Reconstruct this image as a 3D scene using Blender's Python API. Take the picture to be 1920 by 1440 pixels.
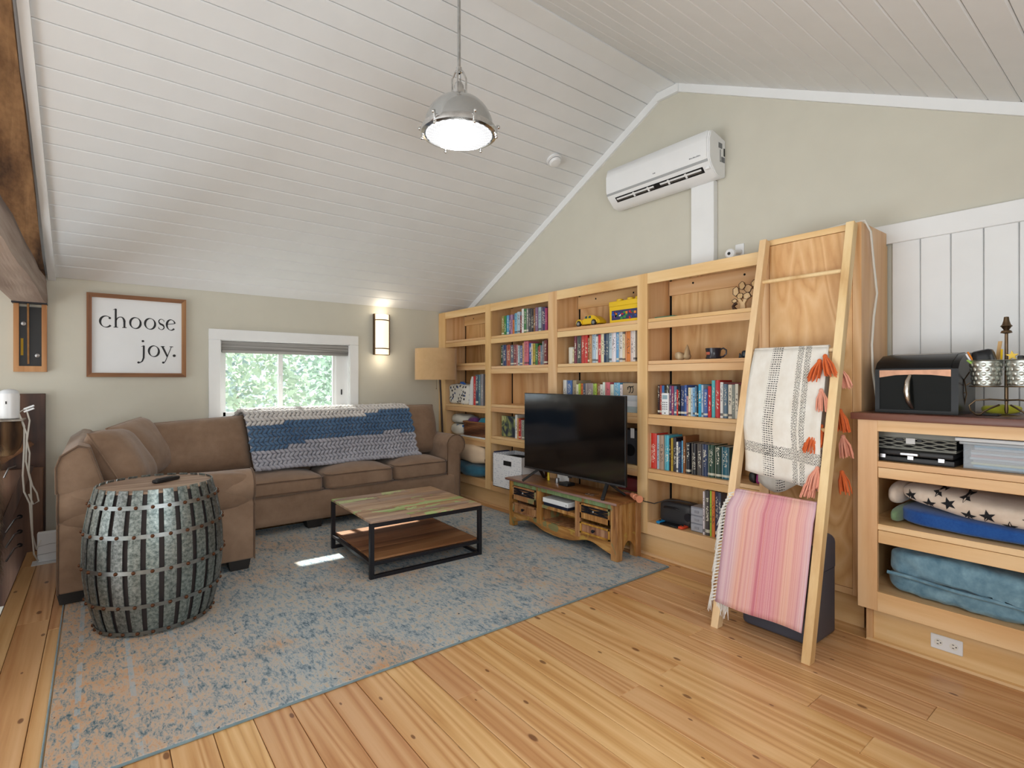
import bpy, bmesh, math, random
from mathutils import Vector, Matrix, noise
R=random.Random(7)
PI=math.pi
C=bpy.context.scene.collection
for o in list(bpy.data.objects): bpy.data.objects.remove(o)
sc=bpy.context.scene
# ---------------------------------------------------------------- camera, world, lights, exposure
cd=bpy.data.cameras.new('camera'); cam=bpy.data.objects.new('camera',cd); C.objects.link(cam)
cam.location=(0,0,1.4); cam.rotation_euler=(PI/2,0,-math.radians(38.0))
cd.sensor_width=36; cd.lens=18.6; cd.shift_y=-0.0042; cd.clip_start=.05; cd.clip_end=200
sc.camera=cam
w=bpy.data.worlds.new('world'); sc.world=w; w.use_nodes=True
bg=w.node_tree.nodes['Background']; bg.inputs[0].default_value=(.80,.89,1,1); bg.inputs[1].default_value=2.8
def light(name,kind,loc,energy,color=(1,1,1),rot=(0,0,0),**k):
    l=bpy.data.lights.new(name,kind); l.energy=energy; l.color=color
    for a,b in k.items(): setattr(l,a,b)
    o=bpy.data.objects.new(name,l); o.location=loc; o.rotation_euler=rot; C.objects.link(o); return o
s=light('sun','SUN',(0,10,10),18,(1,.97,.91),angle=math.radians(.8))
s.rotation_euler=Vector((.09,-1,-.888)).to_track_quat('-Z','Y').to_euler()
# added unseen fill lights: two in the hall, one behind the camera
light('hall_fill_light','AREA',(-7.6,2.6,1.7),115,(.92,.96,1),(0,-PI/2,0),shape='RECTANGLE',size=3.2,size_y=4.5)
light('hall_low_fill_light','AREA',(-7.0,2.4,-1.3),310,(.86,.935,1),(0,-math.radians(115),0),shape='RECTANGLE',size=3.0,size_y=5.0)
light('rear_fill_light','AREA',(.5,-.42,1.55),57,(.90,.955,1),(PI/2,0,0),shape='RECTANGLE',size=2.4,size_y=1.2)
sc.view_settings.view_transform='Standard'; sc.view_settings.look='None'
sc.view_settings.exposure=-0.06; sc.view_settings.gamma=1; sc.view_settings.use_curve_mapping=False

# ---------------------------------------------------------------- helpers
def lin(c):
    return tuple((x/255/12.92 if x/255<=.04045 else ((x/255+.055)/1.055)**2.4) for x in c[:3])+(1,)
_ball={}
class MB:
    def __init__(s): s.bm=bmesh.new(); s.uv=None
    def faces(s,fs,mi):
        for f in fs: f.material_index=mi
    def box(s,x0,x1,y0,y1,z0,z1,mi=0,bev=0,seg=1,M=None):
        if x1<x0:x0,x1=x1,x0
        if y1<y0:y0,y1=y1,y0
        if z1<z0:z0,z1=z1,z0
        r=bmesh.ops.create_cube(s.bm,size=1,matrix=Matrix.Translation(((x0+x1)/2,(y0+y1)/2,(z0+z1)/2))@Matrix.Diagonal((x1-x0,y1-y0,z1-z0,1)))
        vs=r['verts']; fs={f for v in vs for f in v.link_faces}
        for f in fs: f.material_index=mi
        if bev>0:
            es=list({e for v in vs for e in v.link_edges})
            g=bmesh.ops.bevel(s.bm,geom=es,offset=bev,segments=seg,affect='EDGES',profile=.5,clamp_overlap=True,material=mi)
            vs=list({v for f in g['faces'] for v in f.verts}|{v for v in vs if v.is_valid})
        if M is not None: bmesh.ops.transform(s.bm,matrix=M,verts=list(vs))
        return s
    def sbox(s,x0,x1,y0,y1,z0,z1,n=6,cuts=9,bulge=0,mi=0,nz=0,fr=4,M=None,fn=None):
        t=bmesh.new(); bmesh.ops.create_cube(t,size=2); bmesh.ops.subdivide_edges(t,edges=t.edges[:],cuts=cuts,use_grid_fill=True)
        c=Vector(((x0+x1)/2,(y0+y1)/2,(z0+z1)/2)); h=Vector((abs(x1-x0)/2,abs(y1-y0)/2,abs(z1-z0)/2))
        sd=Vector((R.random()*50,R.random()*50,R.random()*50))
        for v in t.verts:
            p=v.co.copy(); L=(abs(p.x)**n+abs(p.y)**n+abs(p.z)**n)**(1/n); p/=L
            b=bulge*(1-p.x**2)*(1-p.y**2)*(1 if p.z>0 else 0)
            q=Vector((p.x*h.x,p.y*h.y,p.z*h.z+b*max(0,p.z)))
            if nz: q+=p.normalized()*nz*noise.noise((q+sd)*fr)
            q+=c
            if fn: q=Vector(fn(q))
            if M is not None: q=M@q
            v.co=q
        s.merge(t,mi); return s
    def merge(s,t,mi=None):
        vm={}
        for v in t.verts: vm[v]=s.bm.verts.new(v.co)
        for f in t.faces:
            try:
                g=s.bm.faces.new([vm[v] for v in f.verts]); g.material_index=f.material_index if mi is None else mi
            except ValueError: pass
        t.free()
    def prism(s,pts,axis,a0,a1,mi=0,M=None):
        # pts: outline in the plane across the axis (x: (y,z), y: (x,z), z: (x,y))
        def co(p,a): return {'x':(a,p[0],p[1]),'y':(p[0],a,p[1]),'z':(p[0],p[1],a)}[axis]
        A=[s.bm.verts.new(co(p,a0)) for p in pts]; B=[s.bm.verts.new(co(p,a1)) for p in pts]; n=len(pts)
        fs=[s.bm.faces.new(A),s.bm.faces.new(B[::-1])]
        for i in range(n): fs.append(s.bm.faces.new((A[i],B[i],B[(i+1)%n],A[(i+1)%n])))
        for f in fs: f.material_index=mi
        bmesh.ops.recalc_face_normals(s.bm,faces=fs)
        if M is not None: bmesh.ops.transform(s.bm,matrix=M,verts=A+B)
        return s
    def lathe(s,prof,seg=24,cx=0,cy=0,mi=0,M=None,a0=0,a1=2*PI,capb=False,capt=False):
        full=abs(a1-a0-2*PI)<1e-6; k=seg if full else seg+1; rings=[];vs=[]
        for r,z in prof:
            rg=[s.bm.verts.new((cx+r*math.cos(a0+(a1-a0)*i/seg),cy+r*math.sin(a0+(a1-a0)*i/seg),z)) for i in range(k)]
            rings.append(rg); vs+=rg
        for a,b in zip(rings,rings[1:]):
            for i in range(seg):
                j=(i+1)%k
                s.bm.faces.new((a[i],a[j],b[j],b[i])).material_index=mi
        if capb: s.bm.faces.new(rings[0][::-1]).material_index=mi
        if capt: s.bm.faces.new(rings[-1]).material_index=mi
        if M is not None: bmesh.ops.transform(s.bm,matrix=M,verts=vs)
        return s
    def tube(s,pts,r,seg=8,mi=0,closed=False,cap=True):
        pts=[Vector(p) for p in pts]; n=len(pts); rings=[]; up=Vector((0,0,1))
        rr=r if isinstance(r,(list,tuple)) else [r]*n
        px=None
        for i,p in enumerate(pts):
            if closed: d=(pts[(i+1)%n]-pts[i-1])
            else: d=pts[min(i+1,n-1)]-pts[max(i-1,0)]
            d.normalize()
            if px is None:
                a=up if abs(d.z)<.9 else Vector((1,0,0)); px=(a-d*a.dot(d)).normalized()
            else:
                q=px-d*px.dot(d); px=q.normalized() if q.length>1e-6 else px
            py=d.cross(px)
            rings.append([s.bm.verts.new(p+(px*math.cos(2*PI*k/seg)+py*math.sin(2*PI*k/seg))*rr[i]) for k in range(seg)])
        m=n if closed else n-1
        for i in range(m):
            a,b=rings[i],rings[(i+1)%n]
            for k in range(seg): s.bm.faces.new((a[k],a[(k+1)%seg],b[(k+1)%seg],b[k])).material_index=mi
        if cap and not closed:
            s.bm.faces.new(rings[0][::-1]).material_index=mi; s.bm.faces.new(rings[-1]).material_index=mi
        return s
    def bar(s,p,q,wx,wy,mi=0,bev=0):
        # straight bar of section wx * wy from p to q
        p,q=Vector(p),Vector(q); d=q-p; L=d.length
        s.box(-wx/2,wx/2,-wy/2,wy/2,0,L,mi,bev,M=Matrix.Translation(p)@d.to_track_quat('Z','Y').to_matrix().to_4x4()); return s
    def ball(s,c,r,seg=10,mi=0,sc=(1,1,1),M=None):
        m=Matrix.Translation(c)@(M if M is not None else Matrix())@Matrix.Diagonal((sc[0]*r,sc[1]*r,sc[2]*r,1))
        nv=max(4,seg*2//3); k=(seg,nv)
        if k not in _ball: _ball[k]=[[Vector((math.sin(PI*j/nv)*math.cos(2*PI*i/seg),math.sin(PI*j/nv)*math.sin(2*PI*i/seg),math.cos(PI*j/nv))) for i in range(seg)] for j in range(1,nv)]
        B=[[s.bm.verts.new(m@p) for p in ring] for ring in _ball[k]]
        a=s.bm.verts.new(m@Vector((0,0,1))); b=s.bm.verts.new(m@Vector((0,0,-1))); F=s.bm.faces.new
        for i in range(seg):
            j=(i+1)%seg
            F((a,B[0][i],B[0][j])).material_index=mi; F((b,B[-1][j],B[-1][i])).material_index=mi
            for p,q in zip(B,B[1:]): F((p[i],q[i],q[j],p[j])).material_index=mi
        return s
    def grid(s,f,nu,nv,mi=0):
        if s.uv is None: s.uv=s.bm.loops.layers.uv.new('UVMap')
        V=[[s.bm.verts.new(f(i/nu,j/nv)) for j in range(nv+1)] for i in range(nu+1)]
        for i in range(nu):
            for j in range(nv):
                q=[(i,j),(i+1,j),(i+1,j+1),(i,j+1)]
                fc=s.bm.faces.new([V[a][b] for a,b in q]); fc.material_index=mi
                for l,(a,b) in zip(fc.loops,q): l[s.uv].uv=(a/nu,b/nv)
        return s
    def cushion(s,w_,h_,t,M,nu=14,nv=12,p=3.0,mi=0,nz=.012,corner=.06,pipe=0):
        sd=Vector((R.random()*40,R.random()*40,0)); t_=bmesh.new(); rim={}
        def out(u,v):
            k=1-corner*(abs(u)**2*abs(v)**2)
            return u*w_/2*k*(1-.05*(1-v*v)*abs(u)), v*h_/2*k*(1-.05*(1-u*u)*abs(v))
        for sg in (1,-1):
            V={}
            for i in range(nu+1):
                for j in range(nv+1):
                    u=math.sin(PI/2*(2*i/nu-1)); v=math.sin(PI/2*(2*j/nv-1))
                    e=i in(0,nu) or j in(0,nv)
                    if e and (i,j) in rim: V[i,j]=rim[i,j]; continue
                    x,z=out(u,v); d=t/2*((1-abs(u)**p)*(1-abs(v)**p))**.5
                    if not e: d+=nz*noise.noise(Vector((x*5,z*5,sg*9))+sd)
                    vv=t_.verts.new(M@Vector((x,sg*d,z))); V[i,j]=vv
                    if e: rim[i,j]=vv
            for i in range(nu):
                for j in range(nv):
                    q=[V[i,j],V[i+1,j],V[i+1,j+1],V[i,j+1]]
                    t_.faces.new(q if sg<0 else q[::-1])
        s.merge(t_,mi)
        if pipe:
            L=[(i,0) for i in range(nu)]+[(nu,j) for j in range(nv)]+[(i,nv) for i in range(nu,0,-1)]+[(0,j) for j in range(nv,0,-1)]
            pts=[]
            for i,j in L:
                x,z=out(math.sin(PI/2*(2*i/nu-1)),math.sin(PI/2*(2*j/nv-1))); pts.append(M@Vector((x,0,z)))
            s.tube(pts,pipe,6,mi,closed=True)
        return s
def _off(p):
    v=Vector((0,0,0))
    while p is not None: v+=p.location; p=p.parent
    return v
def _link(name,mb,mats,parent,shift,smooth):
    me=bpy.data.meshes.new(name); mb.bm.to_mesh(me); mb.bm.free()
    if shift.length>0: me.transform(Matrix.Translation(-shift))
    for m in (mats if isinstance(mats,(list,tuple)) else [mats]): me.materials.append(m)
    if smooth:
        me.polygons.foreach_set('use_smooth',[True]*len(me.polygons)); me.set_sharp_from_angle(angle=math.radians(smooth))
    o=bpy.data.objects.new(name,me); C.objects.link(o)
    if parent is not None: o.parent=parent
    return o
def part(name,mb,mats,parent,local=False,smooth=38,label=None,stuff=False):
    o=_link(name,mb,mats,parent,Vector() if local else _off(parent),smooth)
    if label: o['label']=label
    if stuff: o['kind']='stuff'
    return o
def thing(name,label,cat,loc=(0,0,0),rz=0,group=None):
    o=bpy.data.objects.new(name,None); o.empty_display_size=.05; o.location=loc; o.rotation_euler=(0,0,rz); C.objects.link(o)
    o['label']=label; o['category']=cat
    if group: o['group']=group
    return o
def solo(name,mb,mats,label,cat,loc=(0,0,0),group=None,kind=None,smooth=38,color=None):
    o=_link(name,mb,mats,None,Vector(loc),smooth); o.location=loc; o['label']=label; o['category']=cat
    if group: o['group']=group
    if kind: o['kind']=kind
    if color: o.color=lin(color)
    return o
def struct(name,mb,mats,smooth=30,parent=None):
    o=_link(name,mb,mats,parent,Vector() if parent is None else _off(parent),smooth)
    if parent is None: o['kind']='structure'
    return o
def Rz(a): return Matrix.Rotation(a,4,'Z')
def Rx(a): return Matrix.Rotation(a,4,'X')
def Ry(a): return Matrix.Rotation(a,4,'Y')
def T(*p): return Matrix.Translation(p)

# ---------------------------------------------------------------- materials
class N:
    def __init__(s,name,rough=.5,metal=0,spec=.5):
        s.m=bpy.data.materials.new(name); s.m.use_nodes=True; s.t=s.m.node_tree; s.b=s.t.nodes['Principled BSDF']
        s.b.inputs['Roughness'].default_value=rough; s.b.inputs['Metallic'].default_value=metal
        s.b.inputs['Specular IOR Level'].default_value=spec
    def n(s,k,**a):
        x=s.t.nodes.new(k)
        for p,v in a.items():
            if p in x.bl_rna.properties: setattr(x,p,v)
        return x
    def l(s,a,b): s.t.links.new(a,b)
    def coord(s,scale=(1,1,1),kind='Object',rnd=True,rot=(0,0,0)):
        tc=s.n('ShaderNodeTexCoord'); mp=s.n('ShaderNodeMapping'); mp.inputs['Scale'].default_value=scale; mp.inputs['Rotation'].default_value=rot
        s.l(tc.outputs[kind],mp.inputs[0])
        if rnd:
            oi=s.n('ShaderNodeObjectInfo'); mu=s.n('ShaderNodeVectorMath',operation='SCALE'); mu.inputs[0].default_value=(37,23,51)
            s.l(oi.outputs['Random'],mu.inputs['Scale']); s.l(mu.outputs[0],mp.inputs['Location'])
        return mp.outputs[0]
    def noise(s,vec,scale=5,detail=4,rough=.55,dist=0):
        x=s.n('ShaderNodeTexNoise'); x.inputs['Scale'].default_value=scale; x.inputs['Detail'].default_value=detail
        x.inputs['Roughness'].default_value=rough; x.inputs['Distortion'].default_value=dist; s.l(vec,x.inputs['Vector']); return x.outputs[0]
    def ramp(s,fac,stops,interp='LINEAR'):
        x=s.n('ShaderNodeValToRGB'); e=x.color_ramp.elements; x.color_ramp.interpolation=interp
        while len(e)<len(stops): e.new(.5)
        for i,(p,c) in enumerate(stops): e[i].position=p; e[i].color=lin(c) if not isinstance(c,float) else (c,c,c,1)
        s.l(fac,x.inputs[0]); return x.outputs[0]
    def mix(s,fac,a,b,mode='MIX'):
        x=s.n('ShaderNodeMix',data_type='RGBA',blend_type=mode)
        for v,i in ((fac,0),(a,6),(b,7)):
            if hasattr(v,'links'): s.l(v,x.inputs[i])
            else: x.inputs[i].default_value=(v if i==0 else lin(v))
        return x.outputs[2]
    def math(s,op,a,b=None,c=None):
        x=s.n('ShaderNodeMath',operation=op)
        for i,v in enumerate((a,b,c)):
            if v is None: continue
            if hasattr(v,'links'): s.l(v,x.inputs[i])
            else: x.inputs[i].default_value=v
        return x.outputs[0]
    def col(s,c):
        if hasattr(c,'links'): s.l(c,s.b.inputs['Base Color'])
        else: s.b.inputs['Base Color'].default_value=lin(c)
        return s
    def bump(s,h,strength=.3,dist=.01):
        x=s.n('ShaderNodeBump'); x.inputs['Strength'].default_value=strength; x.inputs['Distance'].default_value=dist
        s.l(h,x.inputs['Height']); s.l(x.outputs[0],s.b.inputs['Normal']); return s
    def hsv(s,c,h=.5,sat=1,v=1):
        x=s.n('ShaderNodeHueSaturation')
        for k,q in (('Hue',h),('Saturation',sat),('Value',v)):
            if hasattr(q,'links'): s.l(q,x.inputs[k])
            else: x.inputs[k].default_value=q
        s.l(c,x.inputs['Color']); return x.outputs[0]
    def rand(s,lo,hi):
        oi=s.n('ShaderNodeObjectInfo'); x=s.n('ShaderNodeMapRange'); x.inputs[3].default_value=lo; x.inputs[4].default_value=hi
        s.l(oi.outputs['Random'],x.inputs[0]); return x.outputs[0]
    def rough(s,v): s.l(v,s.b.inputs['Roughness']); return s
_mc={}
def paint(name,c,rough=.5,metal=0,nz=0,spec=.5):
    k=name
    if k in _mc: return _mc[k]
    a=N(name,rough,metal,spec)
    v=a.coord((1,1,1)); f=a.noise(v,5,2)
    d=tuple(max(0,x*.985) for x in c)
    a.col(a.ramp(f,[(.3,d),(.7,c)]))
    if nz: a.bump(a.noise(v,nz,4),.1,.001)
    _mc[k]=a.m; return a.m
def wood(name,axis,cols,rough=.42,ring=9,fine=60,vary=(.92,1.06),knots=0,st=.07,base=None):
    sc_=[1,1,1]; sc_['xyz'.index(axis)]=st; a=N(name,rough)
    v=a.coord(tuple(sc_)); big=a.noise(v,base or ring*.35,2,.5,.6)
    r=a.math('FRACT',a.math('MULTIPLY',big,ring)); tri=a.math('ABSOLUTE',a.math('SUBTRACT',a.math('MULTIPLY',r,2),1))
    f=a.noise(v,fine,4,.6); g=a.math('ADD',a.math('MULTIPLY',tri,.55),a.math('MULTIPLY',f,.5))
    c=a.ramp(g,[(.2,cols[0]),(.5,cols[1]),(.82,cols[2])])
    if knots:
        sc2=[1,1,1]; sc2['xyz'.index(axis)]=.45; vo=a.n('ShaderNodeTexVoronoi',voronoi_dimensions='2D'); vo.inputs['Scale'].default_value=knots
        a.l(a.coord(tuple(sc2)),vo.inputs['Vector']); sep=a.n('ShaderNodeSeparateColor'); a.l(vo.outputs['Color'],sep.inputs[0])
        sel=a.math('GREATER_THAN',sep.outputs[0],.62); size=a.math('MULTIPLY_ADD',sep.outputs[1],.075,.028)
        k=a.math('MULTIPLY',sel,a.math('SUBTRACT',1,a.math('SMOOTHSTEP' if False else 'MINIMUM',a.math('DIVIDE',vo.outputs['Distance'],size),1)))
        c=a.mix(a.math('MINIMUM',a.math('MULTIPLY',k,2.2),.8),c,(104,58,28))
    c=a.hsv(c,a.rand(.492,.506),1,a.rand(*vary)); a.col(c); a.bump(g,.08,.002); return a.m
def fabric(name,c1,c2,scale=40,bump=.25,weave=600,rough=.95,soft=3,crease=0):
    a=N(name,rough,0,.15); v=a.coord((1,1,1)); f=a.math('ADD',a.math('MULTIPLY',a.noise(v,soft,4,.6,.4),.7),a.math('MULTIPLY',a.noise(v,scale,3),.3))
    a.col(a.ramp(f,[(.32,c1),(.68,c2)])); a.bump(a.math('ADD',a.noise(v,weave,2),a.math('MULTIPLY',a.noise(v,soft*2.2,3),crease)),bump,.002 if not crease else .006)
    a.b.inputs['Sheen Weight'].default_value=.25; return a.m
def metal(name,c,rough=.25,nz=0):
    a=N(name,rough,1); v=a.coord((1,1,1)); f=a.noise(v,30,3); a.col(a.ramp(f,[(.3,tuple(x*.88 for x in c)),(.7,c)]))
    if nz: a.bump(a.noise(v,nz,3),.2,.002)
    return a.m
def glow(name,c,st):
    a=N(name,.5); a.col(c); a.b.inputs['Emission Color'].default_value=lin(c); a.b.inputs['Emission Strength'].default_value=st; return a.m
def clear(name,tint=(255,255,255),op=.15,rough=.02):
    a=N(name,rough); a.col(tint); tr=a.n('ShaderNodeBsdfTransparent'); tr.inputs[0].default_value=lin(tint); mx=a.n('ShaderNodeMixShader'); mx.inputs[0].default_value=op
    out=a.t.nodes['Material Output']; a.l(tr.outputs[0],mx.inputs[1]); a.l(a.b.outputs[0],mx.inputs[2]); a.l(mx.outputs[0],out.inputs[0]); return a.m
WALL=paint('wall_paint',(207,203,189),.85,spec=.2)
WHITE=paint('white_trim_paint',(236,237,237),.5)
CEIL=paint('ceiling_white_paint',(231,232,232),.6)
MAPLE=((214,167,112),(226,184,131),(234,197,148))
MY,MZ,MX=[wood('pale_cabinet_wood_'+n,n,MAPLE,.4,7,45,(.95,1.04)) for n in ('y','z','x')]
PLY=wood('cabinet_back_panel_wood','z',((196,144,92),(210,164,112),(220,178,128)),.45,8,30,(.95,1.04),st=.16)
FLOORM=wood('floor_plank_wood','y',((192,137,84),(213,164,110),(225,181,130)),.28,16,90,(.89,1.06),knots=7,st=.03,base=3.2)
ROUGHW=wood('rough_timber','y',((92,76,68),(142,124,114),(176,160,150)),.9,5,40,st=.04)
ROUGHD=wood('rough_dark_timber','y',((54,34,22),(104,72,46),(144,106,72)),.95,5,40,st=.05)
DARKW=wood('dark_brown_board','z',((48,30,22),(72,46,32),(92,62,44)),.5,7,40)
COUNTER=wood('dark_counter_wood','y',((72,40,30),(98,58,44),(116,72,56)),.35,6,60)
BLACK=paint('black_plastic',(22,22,24),.45)
BLACKM=paint('black_steel',(44,44,50),.42,.6)
GLOSSW=paint('glossy_white_plastic',(238,239,240),.28)
CHROME=metal('polished_nickel',(225,226,226),.12)
STEELM=metal('brushed_steel',(190,190,192),.35)
BRONZE=metal('dark_bronze',(122,102,80),.45)
DARKH=paint('dark_hole',(14,12,12),.9)
# ---------------------------------------------------------------- room shell
YB=5.90; XW=3.80; EZ=2.262; RL=(2.785,3.87); RR=(2.637,3.87)
SL=(RL[1]-EZ)/(YB-RL[0]); SR=.49
def zl(y): return EZ+(YB-y)*SL
def zr(y): return RR[1]-(RR[0]-y)*SR
# floor: sub floor carrying single planks
fl=struct('floor',MB().box(-.47,3.80,-.55,5.9,-.16,-.024),paint('floor_gap_dark',(70,42,24),.8))
R.seed(3); xk=.0665-.1455*4; k=0
pm={}
while xk<3.62:
    x0=max(xk,-.46); x1=xk+.1455; y=-.55+R.uniform(-1.4,0) ; cuts=[-.55]
    y=-.55+R.uniform(.7,2.6)
    while y<5.4: cuts.append(y); y+=R.uniform(1.5,2.7)
    cuts.append(5.9)
    for a,b in zip(cuts,cuts[1:]):
        key=(round(x1-x0,4),round(b-a,2))
        m=MB().box(-(x1-x0)/2+.0013,(x1-x0)/2-.0013,.0006,b-a-.0006,-.024,0,0,.0018)
        o=part('plank',m,FLOORM,fl,local=True,smooth=None); o.location=((x0+x1)/2,a,R.uniform(-.0006,.0006))
    xk+=.1455
struct('floor.001',MB().box(-9,-.47,-.55,5.9,-2.75,-2.65),FLOORM)
# window wall
wx0,wx1,wz0,wz1=.948,2.254,.98,1.796
m=MB()
m.box(-9,wx0,YB,YB+.16,-2.65,2.5).box(wx1,3.96,YB,YB+.16,-2.65,2.5).box(wx0,wx1,YB,YB+.16,-2.65,wz0).box(wx0,wx1,YB,YB+.16,wz1,2.5)
struct('wall_back',m,WALL)
m=MB(); m.prism([(YB+.16,-2.65),(YB+.16,zl(YB+.16)+.1),(2.71,4.05),(-.7,zr(-.7)+.1),(-.7,-2.65)],'x',XW,XW+.15)
wr=struct('wall_right',m,WALL)
struct('wall_front',MB().box(-9,3.96,-.70,-.55,-2.65,2.45),WALL)
struct('wall_left',MB().prism([(YB+.16,-2.65),(YB+.16,2.3),(2.71,4.05),(-.7,2.3),(-.7,-2.65)],'x',-9.15,-9.0),WALL)
# ceiling slopes with single boards
def slope_pt(side,y,dn=0):
    if side=='l': n=Vector((0,-SL,-1)).normalized(); return Vector((0,y,zl(y)))+n*dn
    n=Vector((0,SR,-1)).normalized(); return Vector((0,y,zr(y)))+n*dn
def board(side,x0,x1,ya,yb,mesh=None):
    A=slope_pt(side,ya); B=slope_pt(side,yb)
    d=(B-A); L=d.length; d.normalize(); up=Vector((1,0,0)).cross(d)
    M=Matrix(((1,0,0,0),(0,d.y,up.y,0),(0,d.z,up.z,0),(0,0,0,1)))
    if up.z<0: pass
    return A,M,L
def ceil(name,side,x0,x1,ys):
    lo,hi=min(ys),max(ys); f=zl if side=='l' else zr
    m=MB(); m.prism([(lo,f(lo)+.024),(hi,f(hi)+.024),(hi,f(hi)+.12),(lo,f(lo)+.12)],'x',x0,x1)
    c=struct(name,m,CEIL); cache={}
    for a,b in zip(ys,ys[1:]):
        A=slope_pt(side,min(a,b)); B=slope_pt(side,max(a,b)); d=B-A; L=round(d.length,4); d.normalize(); up=Vector((1,0,0)).cross(d)
        if L not in cache:
            mb=MB().box(x0,x1,.0015,L-.0015,0,.022,0,.006)
            bmesh.ops.transform(mb.bm,matrix=Matrix(((1,0,0,0),(0,d.y,up.y,0),(0,d.z,up.z,0),(0,0,0,1))),verts=mb.bm.verts[:])
            o=part('board',mb,CEIL,c,local=True,smooth=None); cache[L]=o
        else:
            o=cache[L].copy(); C.objects.link(o); o.parent=c
        o.location=A
    return c
jl=[2.915+.1285*i for i in range(24)]; jl=[2.785]+[y for y in jl if y<5.85]+[YB]
ceil('ceiling','l',-.30,XW,jl)
jr=[2.111+.131*i for i in range(-22,5)]; jr=[y for y in jr if -.56<y<2.6]+[2.637]
ceil('ceiling.001','r',-.30,XW,jr)
m=MB()
m.prism([(-.6,zr(-.6)+.02),(2.71,3.90),(YB,zl(YB)+.02),(YB,zl(YB)+.1),(2.71,4.05),(-.6,zr(-.6)+.1)],'x',-9,-.31)
struct('ceiling.002',m,WHITE)
struct('trim_1',MB().box(-.30,XW,2.632,2.79,3.855,3.876,0,.002),WHITE)           # flat ridge board
def rake(name,side,ya,yb,x0,x1,drop):
    f=zl if side=='l' else zr
    return struct(name,MB().prism([(ya,f(ya)+.002),(yb,f(yb)+.002),(yb,f(yb)-drop),(ya,f(ya)-drop)],'x',x0,x1),WHITE)
rake('trim_2','l',5.895,2.79,XW-.022,XW,.075)
rake('trim_3','r',-.5,2.632,XW-.022,XW,.068)
struct('trim_4',MB().box(XW-.034,XW,2.60,2.815,3.785,3.853,0,.002),WHITE)
rake('trim_5','l',5.895,2.79,-.335,-.285,.03)
# bead boards and their cap on the right of the gable wall
for i in range(12):
    y1=1.108-.1405*i
    o=part('panel',MB().box(XW-.018,XW,y1-.1405+.001,y1-.001,1.0,2.25,0,.004),WHITE,wr)
struct('trim_6',MB().box(XW-.034,XW,-.54,1.45,2.222,2.338,0,.003),WHITE)
# window
wn=struct('window_1',MB().box(wx0,wx1,YB+.05,YB+.13,wz1-.032,wz1).box(wx0,wx1,YB+.05,YB+.13,wz0,wz0+.05).box(wx0,wx0+.033,YB+.05,YB+.13,wz0,wz1).box(2.119,wx1,YB+.045,YB+.13,wz0,wz1),WHITE)
for a,b,c,d in ((wx0-.102,wx1+.101,wz1,1.9),(0,0,0,0)):
    if a: part('casing',MB().box(a,b,YB-.02,YB,c,1.9,0,.003),WHITE,wn)
part('casing',MB().box(wx0-.102,wx0,YB-.02,YB,.9,wz1,0,.003),WHITE,wn); part('casing',MB().box(wx1,wx1+.101,YB-.02,YB,.9,wz1,0,.003),WHITE,wn)
part('sill',MB().box(wx0-.12,wx1+.12,YB-.05,YB+.05,wz0-.03,wz0,0,.004),WHITE,wn)
part('jamb',MB().box(wx0,wx0+.008,YB,YB+.06,wz0,wz1).box(wx1-.008,wx1,YB,YB+.06,wz0,wz1).box(wx0,wx1,YB,YB+.06,wz1-.008,wz1),WHITE,wn)
def sash(x0,x1,y,wd):
    s_=part('sash',MB().box(x0,x1,y,y+.03,wz1-.05,wz1-.03).box(x0,x1,y,y+.03,wz0+.05,wz0+.09).box(x0,x0+wd,y,y+.03,wz0+.05,wz1-.03).box(x1-wd,x1,y,y+.03,wz0+.05,wz1-.03),WHITE,wn)
    part('pane',MB().box(x0+wd,x1-wd,y+.012,y+.016,wz0+.09,wz1-.05),clear('window_glass',(250,253,252),.10,.01),s_,smooth=None)  # milky share of the pane paints in the bright haze outdoors
sash(.975,1.56,YB+.095,.036); sash(1.506,2.13,YB+.06,.045)
part('latch',MB().box(1.515,1.535,YB+.045,YB+.06,1.36,1.45,0,.006),GLOSSW,wn)
part('latch',MB().box(2.172,2.184,YB+.035,YB+.047,1.23,1.29),BLACK,wn)
b=thing('roman_blind','grey striped fabric blind drawn up at the top of the window','blind',(1.6,YB,1.67))
bm_=wood('grey_blind_fabric','x',((120,118,116),(148,146,143),(168,166,163)),.9,14,60,st=.03)
part('headrail',MB().box(.958,2.246,YB+.004,YB+.05,1.755,1.785,0,.004),bm_,b)
part('fold',MB().box(.958,2.246,YB+.006,YB+.044,1.705,1.758,0,.010,2),bm_,b); part('fold',MB().box(.962,2.242,YB+.008,YB+.04,1.668,1.708,0,.010,2),bm_,b)
# rough timbers at the left end of the room
t=MB(); t.prism([(YB-.01,zl(YB)-.055),(2.6,zl(2.6)-.055),(2.6,zl(2.6)+.015),(YB-.01,zl(YB)+.015)],'x',-.80,-.345)
bmesh.ops.subdivide_edges(t.bm,edges=t.bm.edges[:],cuts=14,use_grid_fill=True)
for v in t.bm.verts: v.co+=Vector((noise.noise(v.co*9)*.012-.006,0,noise.noise(v.co*7+Vector((9,1,1)))*.02-.006))
solo('rough_rafter',t,ROUGHD,'rough dark sawn rafter running up beside the white ceiling edge','beam',(-.57,4.2,3),smooth=None)
t=MB(); t.box(-.545,-.338,2.0,YB-.005,2.035,2.222); bmesh.ops.subdivide_edges(t.bm,edges=t.bm.edges[:],cuts=11,use_grid_fill=True)
for v in t.bm.verts: v.co+=Vector((noise.noise(v.co*8)*.010-.004,0,noise.noise(v.co*6+Vector((3,1,8)))*.012))
solo('tie_beam',t,ROUGHW,'weathered grey-brown tie beam resting on the bracket above the framed sign wall','beam',(-.44,4,2.035),smooth=None)
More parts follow.
